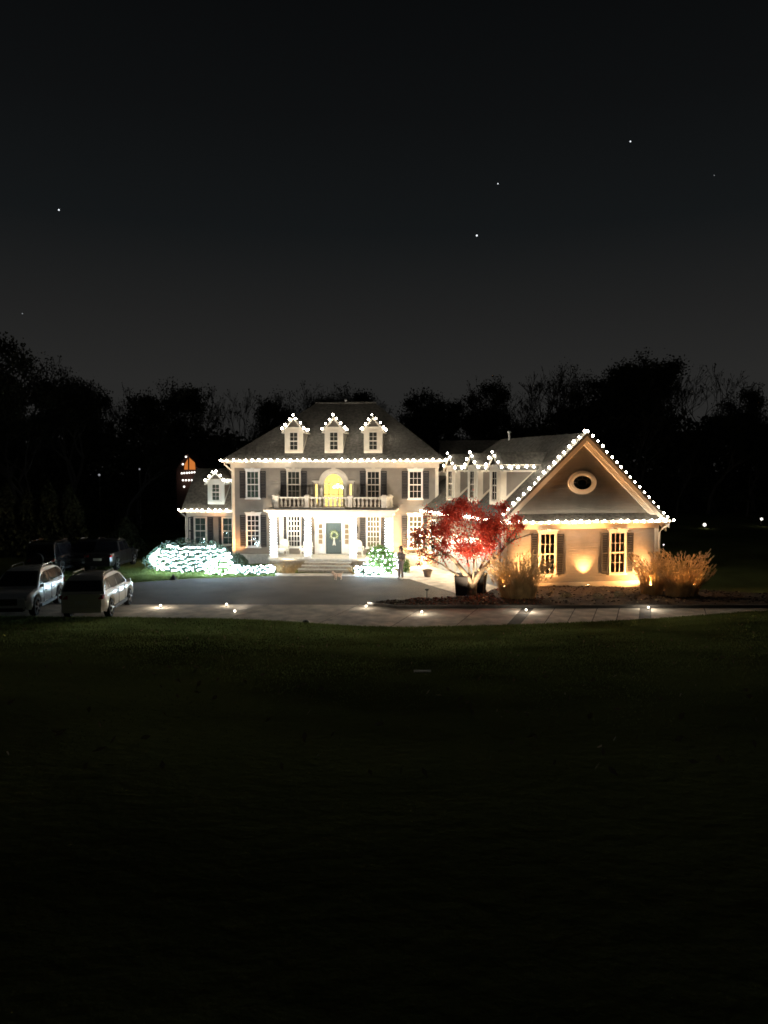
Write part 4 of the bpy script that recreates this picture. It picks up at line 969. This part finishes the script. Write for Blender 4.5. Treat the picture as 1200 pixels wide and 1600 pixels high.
# ------------------------------------------------------------------ planter, bins, marker, lawn bits
p = gr(668, 902); e = empty('planter', p); tag(e, 'wide brown planter pot on the apron beside the house corner', 'planter')
mb = MB(); mb.lathe(p.x, p.y, [(.20, .03), (.30, .42), (.34, .42), (.34, .50), (.29, .50), (.27, .40)], 16); mb.build('pot', clay, e)
mb = MB(); mb.lathe(p.x, p.y, [(.27, .38), (.15, .44), (.02, .45)], 12); mb.build('soil', mulch, e)
def bin_(label, px, py, rz):
    p = gr(px, py); p.z = .03; e = empty('wheelie_bin', p, rz, world=False); e.location = p; tag(e, label, 'bin', 'wheeled bins by the maple')
    mb = MB(); mb.hexa([(-.30, -.34, .06), (.30, -.34, .06), (.30, .30, .06), (-.30, .30, .06), (-.38, -.42, 1.12), (.38, -.42, 1.12), (.38, .40, 1.12), (-.38, .40, 1.12)]); mb.build('body', binp, e)
    mb = MB(); mb.hexa([(-.41, -.46, 1.12), (.41, -.46, 1.12), (.41, .44, 1.12), (-.41, .44, 1.12), (-.36, -.38, 1.20), (.36, -.38, 1.20), (.36, .40, 1.24), (-.36, .40, 1.24)]); mb.build('lid', binp, e)
    mb = MB(); mb.tube([(-.34, .50, 1.08), (.34, .50, 1.08)], .025, 8); mb.build('handle', binp, e)
    for s in (-1, 1):
        mb = MB(); mb.tube([(s*.26, .36, .13), (s*.33, .36, .13)], .13, 14); mb.build('wheel', tyre, e)
bin_('black wheeled bin standing left of the maple trunk', 722, 932, R(-14)); bin_('black wheeled bin standing right of the maple trunk', 748, 930, R(-22))
p = gr(667, 936.5); e = empty('bollard', p); tag(e, 'thin dark marker post on the asphalt left of the maple', 'bollard')
mb = MB(); mb.tube([(p.x, p.y, 0), (p.x, p.y, .50)], .022, 6); mb.build('post', dark, e)
mb = MB(); mb.lathe(p.x, p.y, [(.10, .50), (.12, .53), (.10, .58), (.03, .60)], 10); mb.build('cap', dark, e)
p = gr(478, 974.5); p.z = .08; e = empty('drain_cap', p); tag(e, 'small dark domed cap on the lawn edge below the driveway', 'drain cap')
mb = MB(); mb.lathe(p.x, p.y, [(.17, .0), (.17, .08), (.12, .15), (.02, .18)], 12); mb.build('dome', dark, e)
mb = MB(); mb.lathe(p.x, p.y, [(.21, -.02), (.21, .02)], 12); mb.build('rim', dark, e)
def on_lawn(px, py):
    d = ray(px, py); k = 8.0
    for _ in range(4000):
        q = Vector((0, 0, CAMH)) + d*k
        if q.z <= lawn_z(q.x, q.y): break
        k += .01
    return q
p = on_lawn(660, 1050); e = empty('lawn_marker', p); tag(e, 'small flat white strip lying on the dark lawn right of the middle', 'marker')
mb = MB(); mb.box(p.x-.19, p.x+.19, p.y-.07, p.y+.07, p.z-.02, p.z+.03); mb.build('plate', white, e)
mb = MB(); mb.box(p.x-.21, p.x+.21, p.y-.10, p.y-.07, p.z-.02, p.z+.015); mb.build('edge', white, e)
p = gr(271, 906); e = empty('hose_reel', p); tag(e, 'small dark pointed lump on the grass edge in front of the wide hedge', 'rock')
mb = MB(); mb.lathe(p.x, p.y, [(.30, -.02), (.24, .08), (.10, .22), (.02, .36)], 7); e.name = 'rock'; mb.build('stone', dark, e)
# loose stones and leaves of the bed
def scatter(name, label, n, fn, size, m, cat):
    V_, F_ = [], []; vv, ff = ico(1, 1)
    for k in range(n):
        x, y, z = fn(k); s = size*random.uniform(.4, 1.3); j = len(V_); sx_, sy_ = random.uniform(.8, 1.5), random.uniform(.7, 1.1)
        V_ += [(x+a*s*sx_, y+b*s*sy_, z+c*s*.6) for a, b, c in vv]; F_ += [(j+a, j+b, j+c) for a, b, c in ff]
    o = mk(name, np.array(V_), np.array(F_), m); tag(o, kind='stuff'); return o
def inbed(k):
    x = random.uniform(B0[0].x+.4, 24); lo, hi = bed_lo(x)+.2, bed_hi(x)-.1; y = random.uniform(lo, max(lo+.05, hi)); return x, y, bed_z(x, y)+.02
scatter('bark_chips', '', 900, inbed, .06, mulch, '')
scatter('bed_pebbles', '', 110, lambda k: inbed(k), .05, stone, '')
Pl_ = np.array([inbed(0) for _ in range(1500)]) + np.array([0, 0, .03]); Pl_ = Pl_[(np.abs(Pl_[:, 0]-base.x) < 3.6)]; Vv, Ff = leaf_quads(Pl_, .12); tag(mk('fallen_leaves', Vv, Ff, mat('fallen_leaf', (.20, .07, .04), .9), None), kind='stuff')

# grass blades: the lit strip by the hedge and the lawn edge along the driveway
def blades(n, fn, h, name):
    B = np.array([fn() for _ in range(n)])
    if name == 'grass' and n > 100000: B[:, 2] = [lawn_z(a_, b_)-.01 for a_, b_ in B[:, :2]]
    a = rng.random(n)*2*math.pi; w_ = .012 + .012*rng.random(n); hh = h*(.5+.8*rng.random(n))
    if n > 100000: q_ = np.clip(B[:, 1]/30, .18, 1); hh = hh*q_; w_ = w_*q_
    sd = np.stack([np.cos(a), np.sin(a), 0*a], 1)*w_[:, None]; ln = np.stack([rng.normal(size=n)*.35*hh, rng.normal(size=n)*.35*hh, hh], 1)
    Vv = np.stack([B-sd, B+sd, B+ln], 1).reshape(-1, 3); o = mk(name, Vv, np.arange(3*n).reshape(n, 3), blade_m, None); tag(o, kind='stuff')
Lc = [gr(a, b) for a, b in ((-160, 903), (60, 907), (205, 909.5), (300, 903), (430, 899.2))]
def strip():
    x = random.uniform(-24, Lc[-1].x); y0 = float(np.interp(x, [q.x for q in Lc], [q.y for q in Lc])); y = y0 + random.random()**1.3*7; return (x, y, lawn_z(x, y)-.01)
blades(60000, strip, .09, 'grass')
def foot():
    x = random.uniform(-30, 34); e_ = smooth_edge(x); y = e_ - .02 - (random.random()**1.45)*28; return (x*min(1, .25+y/30) if y < 22 else x, y, 0)
blades(250000, foot, .075, 'grass')

LS = []
for k in range(420):
    y = random.uniform(6, 33); x = random.uniform(-.55, .55)*y*1.1; LS.append((x, y, lawn_z(x, y)+.06))
Vv, Ff = leaf_quads(np.array(LS), .11, aspect=.6); tag(mk('fallen_leaves', Vv, Ff, mat('pale_leaf', (.38, .30, .18), .9), None), kind='stuff')

# ------------------------------------------------------------------ vehicles
def car(label, loc, rz, paint, kind='suv', sc_=1.0, cat='car', group=None):
    e = empty('parked_car', loc, rz, world=False); e.location = loc; e.scale = (sc_, sc_, sc_*1.07); tag(e, label, cat, group)
    Ln = 2.35; Wd = .94; boxy = kind == 'jeep'; pick = kind == 'pickup'
    rw = .37; xf, xr = 1.42, -1.42
    # body as a lengthwise loft of cross sections, with wheel openings cut by lower edge
    def low(x):
        z = .30
        for cx in (xf, xr):
            d = abs(x-cx)
            if d < .45: z = max(z, .36 + math.sqrt(max(0, .45**2 - d*d))*.92)
        return z
    def belt(x):
        if x > 1.0: return 1.06 - .16*((x-1.0)/1.35)**1.6 if not boxy else 1.08
        return 1.06 + .03*(1.0-x)/3
    st = sorted(set([round(v, 3) for v in np.linspace(-Ln, Ln, 41)] + [round(c_+d, 3) for c_ in (xf, xr) for d in (-.45, -.44, -.3, .3, .44, .45)]))
    V_ = []; 
    for x in st:
        t = max(0, (abs(x)-1.9)/.45); wv = Wd*(1-.16*t*t) if not boxy else Wd*(1-.05*t*t); zb = low(x) + .10*t; zt = belt(x) - (.12*t*t if x > 0 else .05*t)
        sec = [(.0, zb), (wv*.93, zb), (wv, zb + (zt-zb)*.28), (wv*1.0, zb + (zt-zb)*.62), (wv*.955, zt-.05), (wv*.90, zt), (0, zt+.03)]
        V_ += [(x, y, z) for y, z in sec] + [(x, -y, z) for y, z in sec[1:-1][::-1]]
    k = 12; F_ = [(i*k+j, i*k+(j+1) % k, (i+1)*k+(j+1) % k, (i+1)*k+j) for i in range(len(st)-1) for j in range(k)]
    F_ += [tuple(range(k-1, -1, -1)), tuple(range((len(st)-1)*k, len(st)*k))]
    body = mk('body', V_, F_, paint, e, origin=(0, 0, 0), smooth=False)
    # greenhouse
    if boxy: B_ = [(-2.25, .86), (.55, .86)]; T_ = [(-2.2, .80), (.25, .78)]; zt = 1.86
    elif pick: B_ = [(-.9, .86), (1.0, .86)]; T_ = [(-.75, .70), (.35, .70)]; zt = 1.78
    else: B_ = [(-2.22, .84), (1.12, .86)]; T_ = [(-1.72, .66), (.30, .70)]; zt = 1.70
    zb = 1.04
    xb0, xb1, xt0, xt1 = B_[0][0], B_[1][0], T_[0][0], T_[1][0]; yb, yt = B_[0][1], T_[0][1]
    round_ = not boxy and not pick
    PR = [(-2.24, 1.03), (-2.16, 1.22), (-2.02, 1.44), (-1.82, 1.60), (-1.45, 1.69), (-.8, 1.735), (-.2, 1.735), (.2, 1.68), (.55, 1.50), (.88, 1.27), (1.22, 1.03)]
    def yz(z): return .885 - .22*max(0, (z-1.03)/.7)**1.4
    mb = MB(); xs_ = [(0, 0), (.12, .5), (.5, .82), (1, 1)]
    mb.hexa([(xb0, -yb, zb), (xb1, -yb, zb), (xb1, yb, zb), (xb0, yb, zb), (xt0, -yt, zt-.06), (xt1, -yt, zt-.06), (xt1, yt, zt-.06), (xt0, yt, zt-.06)])
    mb.hexa([(xt0, -yt, zt-.06), (xt1, -yt, zt-.06), (xt1, yt, zt-.06), (xt0, yt, zt-.06), (xt0+.15, -yt+.08, zt), (xt1-.22, -yt+.08, zt), (xt1-.22, yt-.08, zt), (xt0+.15, yt-.08, zt)])
    if round_:
        mb = MB(); n_ = len(PR); W_ = [(-1, 1), (-.93, .6), (-.5, .15), (0, 0), (.5, .15), (.93, .6), (1, 1)]
        for x, z in PR:
            mb.v += [(x, yz(z)*a, z - .05*q_*(1 if z > 1.5 else 0)) for a, q_ in W_]
        for i in range(n_-1):
            for j in range(6): mb.f.append((i*7+j, (i+1)*7+j, (i+1)*7+j+1, i*7+j+1))
        mb.f += [tuple(i*7 for i in range(n_)), tuple(i*7+6 for i in reversed(range(n_))), tuple(range(7)), tuple((n_-1)*7+6-j for j in range(7))]
    cab = mb.build('roof', paint, e, origin=(0, 0, 0))
    def side(s, x0, x1, a=.10, b=.86):      # a window between two stations, on the sloping side
        def pt(xf_, t):
            x = (xb0 + (xb1-xb0)*xf_)*(1-t) + (xt0 + (xt1-xt0)*xf_)*t; y = (yb + (yt-yb)*t + .006)*s; return (x, y, zb + (zt-.06-zb)*t)
        m2 = MB(); p4 = [pt(x0, a), pt(x1, a), pt(x1, b), pt(x0, b)]
        m2.hexa([(p[0], p[1]-.012*s, p[2]) for p in p4] + p4); m2.build('side_window', cglass, e)
    def pz(x): return float(np.interp(x, [p[0] for p in PR], [p[1] for p in PR]))
    def gl_side(s, x0, x1):
        lo = 1.12; xs2 = [x for x in np.linspace(x0, x1, 9) if pz(x)-.10 > lo+.02]
        P_ = [(x, lo + .02*(x < -1)) for x in xs2] + [(x, min(pz(x)-.10, 1.56)) for x in xs2[::-1]]
        n2 = len(P_); m2 = MB()
        m2.v = [(x, (yz(z)-.015)*s, z) for x, z in P_] + [(x, (yz(z)+.010)*s, z) for x, z in P_]
        m2.f = [tuple(range(n2)), tuple(range(2*n2-1, n2-1, -1))] + [(i, (i+1) % n2, n2+(i+1) % n2, n2+i) for i in range(n2)]
        m2.build('side_window', cglass, e)
        m3 = MB(); m3.tube([(x, (yz(1.11)+.012)*s, 1.10) for x in xs2], .012, 4); m3.build('window_trim', chrome, e)
    for s in (-1, 1):
        if round_: gl_side(s, -2.0, -1.38); gl_side(s, -1.32, -.40); gl_side(s, -.34, .86); continue
        if pick: side(s, .05, .48); side(s, .52, .93)
        else: side(s, .05, .26); side(s, .29, .60); side(s, .63, .94)
    def endglass(x_b, x_t, nm, f=1):
        m2 = MB(); t0, t1 = .12, .90
        def q(t, s_): return (x_b*(1-t)+x_t*t + .008*f, (yb+(yt-yb)*t-.10)*s_, zb+(zt-.06-zb)*t)
        p4 = [q(t0, -1), q(t0, 1), q(t1, 1), q(t1, -1)]; m2.hexa([(p[0]-.014*f, p[1], p[2]) for p in p4] + p4); m2.build(nm, cglass, e)
    def gl_end(a, b, nm, dx):
        (x0, z0), (x1, z1) = a, b; m2 = MB()
        m2.hexa([(x0, -yz(z0)+.07, z0), (x0, yz(z0)-.07, z0), (x0+dx, yz(z0)-.07, z0+.012), (x0+dx, -yz(z0)+.07, z0+.012), (x1, -yz(z1)+.07, z1), (x1, yz(z1)-.07, z1), (x1+dx, yz(z1)-.07, z1+.012), (x1+dx, -yz(z1)+.07, z1+.012)])
        m2.build(nm, cglass, e)
    if round_: gl_end((1.12, 1.12), (.40, 1.61), 'windscreen', .02); gl_end((-2.20, 1.14), (-1.95, 1.52), 'rear_window', -.02)
    else: endglass(xb1, xt1, 'windscreen', 1); endglass(xb0, xt0, 'rear_window', -1)
    # roof rails
    for s in (-1, 1):
        mb = MB(); mb.tube([(xt0+.2, s*(yt-.04), zt-.05), (xt0+.3, s*(yt-.04), zt+.08), (xt1-.4, s*(yt-.04), zt+.08), (xt1-.25, s*(yt-.04), zt-.05)], .022, 6); mb.build('roof_rail', chrome, e)
        mb = MB(); mb.hexa([(xb1-.22, s*.92, 1.06), (xb1-.05, s*.92, 1.06), (xb1-.05, s*1.10, 1.08), (xb1-.22, s*1.10, 1.08), (xb1-.20, s*.93, 1.18), (xb1-.08, s*.93, 1.18), (xb1-.08, s*1.09, 1.21), (xb1-.20, s*1.09, 1.21)]); mb.build('wing_mirror', paint, e)
        # door gaps, handles, lower cladding
        for xg in ((-.35, .62) if not pick else (.1, .95)):
            mb = MB(); a, b = sorted((s*.925, s*.951)); mb.box(xg-.008, xg+.008, a, b, .42, 1.02); mb.build('door_gap', dark, e)
            mb = MB(); a, b = sorted((s*.94, s*.975)); mb.box(xg-.28, xg-.10, a, b, .86, .89); mb.build('door_handle', chrome, e)
        mb = MB(); a, b = sorted((s*.87, s*.955)); mb.box(xr+.46, xf-.46, a, b, .27, .40); mb.build('sill', dark, e)
        # lights
        mb = MB(); y0, y1 = sorted((s*.50, s*.83)); mb.hexa([(2.10, y0, .72), (2.335, y0, .72), (2.335, y1, .72), (2.10, y1, .72), (2.02, y0, .86), (2.31, y0, .86), (2.27, y1, .88), (2.02, y1, .88)]); mb.build('headlight', headm, e)
        mb = MB(); y0, y1 = sorted((s*.55, s*.86)); mb.hexa([(-2.37, y0, .86), (-2.05, y0, .86), (-2.05, y1*1.0, .86), (-2.34, y1, .86), (-2.36, y0, 1.0), (-2.05, y0, 1.02), (-2.05, y1, 1.02), (-2.30, y1, 1.0)]); mb.build('tail_light', redlamp, e)
        mb = MB(); y0, y1 = sorted((s*.60, s*.80)); mb.box(2.16, 2.335, y0, y1, .44, .54); mb.build('fog_light', dark, e)
    mb = MB(); mb.box(2.25, 2.365, -.48, .48, .56, .80); gr_ = mb.build('grille', dark, e)
    mb = MB()
    for z in (.61, .68, .75): mb.box(2.36, 2.375, -.45, .45, z-.012, z+.012)
    mb.build('grille_bar', chrome, gr_)
    mb = MB(); mb.box(2.12, 2.40, -.70, .70, .32, .46); mb.build('front_bumper', dark, e)
    mb = MB(); mb.box(-2.40, -2.12, -.80, .80, .34, .54); mb.build('rear_bumper', dark if paint in (card, carg) else paint, e)
    mb = MB(); mb.box(-2.38, -2.36, -.26, .26, .66, .80); mb.build('number_plate', white, e)
    if boxy:
        mb = MB(); mb.tube([(-2.36, .1, .98), (-2.58, .1, .98)], .36, 16); mb.build('spare_wheel', tyre, e)
    for cx in (xf, xr):
        for s in (-1, 1):
            y0 = s*.93; wl = MB(); rr = rw*(1.1 if boxy else 1)
            prof = [(0, .70), (rr*.94, .70), (rr, .74), (rr, .90), (rr*.95, .945), (rr*.70, .95)]
            vs, n = [], 24; Vw = []; 
            for r_, y in prof:
                for i in range(n): a = 2*math.pi*i/n; Vw.append((cx + max(r_, .01)*math.cos(a), s*y, rr + max(r_, .01)*math.sin(a)))
            Fw = [(j*n+i, j*n+(i+1) % n, (j+1)*n+(i+1) % n, (j+1)*n+i) for j in range(len(prof)-1) for i in range(n)]
            wh = mk('wheel', Vw, Fw, tyre, e)
            mb = MB(); mb.tube([(cx, s*.88, rr), (cx, s*.90, rr)], rr*.70, 20)
            for q_ in range(5):
                a = 2*math.pi*q_/5; mb.tube([(cx, s*.925, rr), (cx+rr*.68*math.cos(a), s*.925, rr+rr*.68*math.sin(a))], [.06, .035], 5)
            mb.build('rim', dark, wh)
            mb = MB()
            for q_ in range(5):
                a = 2*math.pi*q_/5; mb.tube([(cx, s*.94, rr), (cx+rr*.68*math.cos(a), s*.94, rr+rr*.68*math.sin(a))], [.05, .032], 5)
            mb.tube([(cx, s*.92, rr), (cx, s*.955, rr)], .07, 10); mb.build('spoke', rimm, wh)
    for nm in ('body',): 
        b = body.modifiers.new('bevel', 'BEVEL'); b.width = .03; b.segments = 2; b.limit_method = 'ANGLE'; b.angle_limit = R(35)
    b = cab.modifiers.new('bevel', 'BEVEL'); b.width = .03; b.segments = 3; b.limit_method = 'ANGLE'; b.angle_limit = R(40)
    cab.data.polygons.foreach_set('use_smooth', [True]*len(cab.data.polygons)); cab.data.set_sharp_from_angle(angle=R(40))
    body.data.polygons.foreach_set('use_smooth', [True]*len(body.data.polygons)); body.data.set_sharp_from_angle(angle=R(38))
    return e
gp = 'cars parked on the court'
p = gr(42, 953); car('white sport utility car at the left edge with its dark front facing the lawn', (p.x, p.y, .02), R(-84), carw, sc_=1.16, group=gp)
p = gr(156, 955); car('pearl white crossover seen from behind next to the lit driveway', (p.x, p.y, .02), R(94), carw2, sc_=1.13, group=gp)
gp2 = 'dark cars parked on the grass behind'
p = gr(88, 893); car('black boxy off roader, leftmost of the dark cars behind', (p.x, p.y, 0), R(92), card, 'jeep', 1.1, group=gp2)
p = gr(127, 889); car('black car with glints parked right behind the boxy off roader', (p.x, p.y+1.5, 0), R(-88), card, sc_=1.05, group=gp2)
p = gr(176, 886); car('dark grey pickup, rightmost of the dark cars by the lit grass', (p.x, p.y, 0), R(88), carg, 'pickup', 1.1, cat='pickup', group=gp2)

# ------------------------------------------------------------------ person and dog
def skinned(name, vs, es, rs, m, parent=None, sub=2, root=0):
    me = bpy.data.meshes.new(name); me.from_pydata(vs, es, []); me.update(); me.materials.append(m)
    o = bpy.data.objects.new(name, me); col.objects.link(o); o.parent = parent; WL[o] = Vector((0, 0, 0))
    md = o.modifiers.new('skin', 'SKIN'); md.use_smooth_shade = True
    for i, s in enumerate(me.skin_vertices[0].data): r_ = rs[i]; s.radius = r_ if hasattr(r_, '__len__') else (r_, r_); s.use_root = (i == root)
    sb = o.modifiers.new('sub', 'SUBSURF'); sb.levels = sub; sb.render_levels = sub
    return o
def person():
    # facing -x (left), a little towards the camera; height 1.75 before scale
    V_ = [(0, 0, .98), (0, 0, 1.12), (.01, 0, 1.28), (.02, 0, 1.42), (.0, 0, 1.52), (-.03, 0, 1.59), (-.05, 0, 1.67), (-.04, 0, 1.72),
          (0, .10, .93), (-.02, .11, .50), (.02, .11, .09), (-.14, .12, .03),
          (0, -.10, .93), (.01, -.11, .50), (.05, -.11, .09), (-.11, -.13, .03),
          (.02, .19, 1.40), (.06, .25, 1.14), (-.14, .20, 1.08), (-.24, .13, 1.14),
          (.02, -.19, 1.40), (.06, -.25, 1.14), (-.14, -.20, 1.07), (-.24, -.12, 1.13),
          (-.13, 0, 1.645)]
    E_ = [(0, 1), (1, 2), (2, 3), (3, 4), (4, 5), (5, 6), (6, 7), (0, 8), (8, 9), (9, 10), (10, 11), (0, 12), (12, 13), (13, 14), (14, 15), (3, 16), (16, 17), (17, 18), (18, 19), (3, 20), (20, 21), (21, 22), (22, 23), (6, 24)]
    Rr = [(.12, .15), (.11, .14), (.12, .16), (.11, .15), .05, .07, .095, .075, .085, .055, .04, .035, .085, .055, .04, .035, .06, .045, .035, .03, .06, .045, .035, .03, .018]
    for h in (19, 23):
        hx, hy, hz = V_[h]; sg = 1 if h == 19 else -1
        for k in range(5):
            a = (hx-.05, hy - sg*(.03-.016*k), hz+.01); b = (hx-.10, hy - sg*(.03-.014*k), hz+.03 + .01*k)
            if k == 4: a = (hx-.01, hy-sg*.045, hz+.03); b = (hx-.05, hy-sg*.05, hz+.06)
            i = len(V_); V_ += [a, b]; E_ += [(h, i), (i, i+1)]; Rr += [.011, .009]
    e = skinned('person', V_, E_, Rr, skin, None, 2, 0)
    tag(e, 'person in a dark brown coat and grey trousers standing on the court with a phone', 'person')
    C_ = [(0, 0, .86), (0, 0, 1.05), (.01, 0, 1.28), (.02, 0, 1.42), (.02, .20, 1.41), (.06, .26, 1.14), (-.12, .205, 1.08), (.02, -.20, 1.41), (.06, -.26, 1.14), (-.12, -.205, 1.07), (.03, 0, 1.50)]
    skinned('coat', C_, [(0, 1), (1, 2), (2, 3), (3, 4), (4, 5), (5, 6), (3, 7), (7, 8), (8, 9), (3, 10)], [(.15, .20), (.145, .19), (.15, .19), (.135, .17), .078, .066, .05, .078, .066, .05, .075], coatm, e, 2, 1)
    T_ = [(0, 0, .95), (0, .10, .90), (-.02, .11, .50), (.02, .11, .09), (0, -.10, .90), (.01, -.11, .50), (.05, -.11, .09)]
    skinned('trousers', T_, [(0, 1), (1, 2), (2, 3), (0, 4), (4, 5), (5, 6)], [.14, .105, .078, .07, .105, .078, .07], trous, e, 2, 0)
    for (a, b) in (((.04, .11, .045), (-.15, .12, .04)), ((.07, -.11, .045), (-.12, -.13, .04))): skinned('shoe', [a, b], [(0, 1)], [.055, .048], shoe, e, 2, 0)
    skinned('hair', [(.015, 0, 1.70), (-.01, 0, 1.755), (.055, 0, 1.62), (.08, 0, 1.48), (.09, 0, 1.34)], [(0, 1), (0, 2), (2, 3), (3, 4)], [(.105, .10), (.08, .08), (.075, .095), (.05, .09), (.03, .06)], hairm, e, 2, 0)
    return e
pe = person(); p = gr(626, 905.5); pe.location = (p.x, p.y, .03); pe.rotation_euler = (0, 0, R(38)); pe.scale = (1.17, 1.17, 1.17)
ph = MB(); q = Matrix.Rotation(R(38), 3, 'Z') @ Vector((-.31*1.17, 0, 0)); c = Vector((p.x, p.y, 0)) + q
ph.hexa([(c.x-.01, c.y-.06, 1.40), (c.x+.05, c.y-.06, 1.37), (c.x+.05, c.y+.06, 1.37), (c.x-.01, c.y+.06, 1.40), (c.x+.0, c.y-.06, 1.412), (c.x+.06, c.y-.06, 1.382), (c.x+.06, c.y+.06, 1.382), (c.x+.0, c.y+.06, 1.412)])
pho = ph.build('phone', dark); tag(pho, 'dark phone held in the hands of the standing person', 'phone')
# small dog, side on, nose to the left
dv = [(0, 0, .34), (-.16, 0, .36), (-.27, 0, .42), (-.34, 0, .52), (-.45, 0, .50), (.18, 0, .35), (.30, 0, .46), (.36, 0, .56),
      (-.18, .07, .22), (-.20, .07, .10), (-.19, .07, .02), (-.12, -.07, .22), (-.12, -.07, .11), (-.14, -.07, .02),
      (.20, .07, .22), (.26, .07, .12), (.22, .07, .02), (.16, -.07, .22), (.21, -.07, .12), (.16, -.07, .02), (-.31, .05, .60), (-.31, -.05, .60)]
de = [(0, 1), (1, 2), (2, 3), (3, 4), (0, 5), (5, 6), (6, 7), (1, 8), (8, 9), (9, 10), (1, 11), (11, 12), (12, 13), (5, 14), (14, 15), (15, 16), (5, 17), (17, 18), (18, 19), (3, 20), (3, 21)]
dr_ = [(.10, .10), (.12, .12), .085, .085, .038, .105, .025, .02, .045, .028, .03, .045, .028, .03, .055, .028, .03, .055, .028, .03, .025, .025]
dog = skinned('dog', dv, de, dr_, fur, None, 2, 0); tag(dog, 'small tan dog walking on the court in front of the porch steps', 'dog')
p = gr(528, 907); dog.location = (p.x, p.y, .02); dog.rotation_euler = (0, 0, R(15)); dog.scale = (1.0, 1.0, 1.0)

# ------------------------------------------------------------------ far lights, far cottage, stars
def far_lamp(label, px, py, Y, r, m, fixture=True):
    p = at(px, py, Y); e = empty('distant_lamp', (p.x, Y, p.z)); tag(e, label, 'lamp', 'distant lamps')
    vv, ff = ico(r, 1); mk('lens', [(a+p.x, b+p.y, c+p.z) for a, b, c in vv], ff, m, e, origin=tuple(p))
    mb = MB(); mb.tube([(p.x, Y+.1, max(lawn_z(p.x, Y)-.1, p.z-6)), (p.x, Y+.1, p.z)], .05, 6); mb.build('pole', fbark, e)
far_lamp('distant white lamp low in the dark to the right of the garage', 1101, 820, 70, .16, far_m); far_lamp('distant lamp at the far right edge', 1190, 811, 72, .13, far_m)
far_lamp('tiny lamp close to the right garage corner', 1037, 851, 60, .06, far_m); far_lamp('faint lamp high in the dark trees on the left', 218, 733, 74, .09, star_d); far_lamp('faint blurred lamp in the dark trees at the far left', 155, 742, 76, .12, star_d)
# far cottage with a lit gable and lights
Y = 70; c = at(297, 752, Y); Cf = Fr((c.x, Y), (1, 0), (0, 1)); e = empty('cottage', (c.x, Y, c.z-3.2)); tag(e, 'far small cottage with a glowing orange gable window above the left wing roof', 'building')
z0 = c.z
mb = MB(Cf); mb.box(-1.3, .9, 0, 3, z0-3.4, z0+1.0); mb.build('wall', cottage_m, e)
mb = MB(Cf); mb.solid([(-1.4, -.1, z0+1.0), (1.0, -.1, z0+1.0), (-.2, -.1, z0+2.6), (-1.4, 3.1, z0+1.0), (1.0, 3.1, z0+1.0), (-.2, 3.1, z0+2.6)], [(0, 1, 2), (3, 5, 4), (0, 3, 4, 1), (1, 4, 5, 2), (2, 5, 3, 0)]); mb.build('roof', cottage_m, e)
mb = MB(Cf); mb.poly([(-.02, z0+1.1), (.55, z0+1.1), (.50, z0+1.75), (.0, z0+2.2)], -.14, -.11); mb.poly([(-.5, z0+1.1), (-.15, z0+1.1), (-.15, z0+2.1), (-.45, z0+1.6)], -.14, -.11); mb.build('window', far_or, e)
pts = [Cf.p(u, -.25, z0+.75+.02*k) for k, u in enumerate(np.linspace(-.7, 1.2, 9))] + [Cf.p(u, -.25, z0+.1) for u in np.linspace(-.6, .5, 5)] + [Cf.p(-.5, -.25, z0-.5), Cf.p(.3, -.25, z0-.3), Cf.p(-.6, -.2, z0+1.6), Cf.p(-.3, -.2, z0+2.3)]
Vv, Ff = many(pts, .09, 1); e2 = empty('string_lights', Cf.p(0, -.25, z0)); tag(e2, 'white lights strung on the far cottage above the left wing', 'string lights'); tag(mk('bulb', Vv, Ff, far_m, e2), kind='stuff')
mb = MB(); mb.tube(pts[:9], .01, 3); mb.build('wire', wire_m, e2)
for k, (px, py, r, m_s) in enumerate(((92, 328, .95, star_m), (745, 368, 1.15, star_m), (778, 287, .7, star_m), (985, 221, .9, star_m), (1116, 274, .6, star_d), (35, 490, .7, star_d))):
    p = at(px, py, 900); vv, ff = ico(r, 1); o = mk('star', [(a+p.x, b+p.y, c+p.z) for a, b, c in vv], ff, m_s, None, origin=tuple(p))
    tag(o, ['bright star in the upper left sky', 'brightest star just right of the middle of the sky', 'small star above and right of the brightest star', 'high star in the upper right sky', 'faint star near the right edge of the sky', 'faint star low at the left edge of the sky'][k], 'star', 'stars in the night sky')
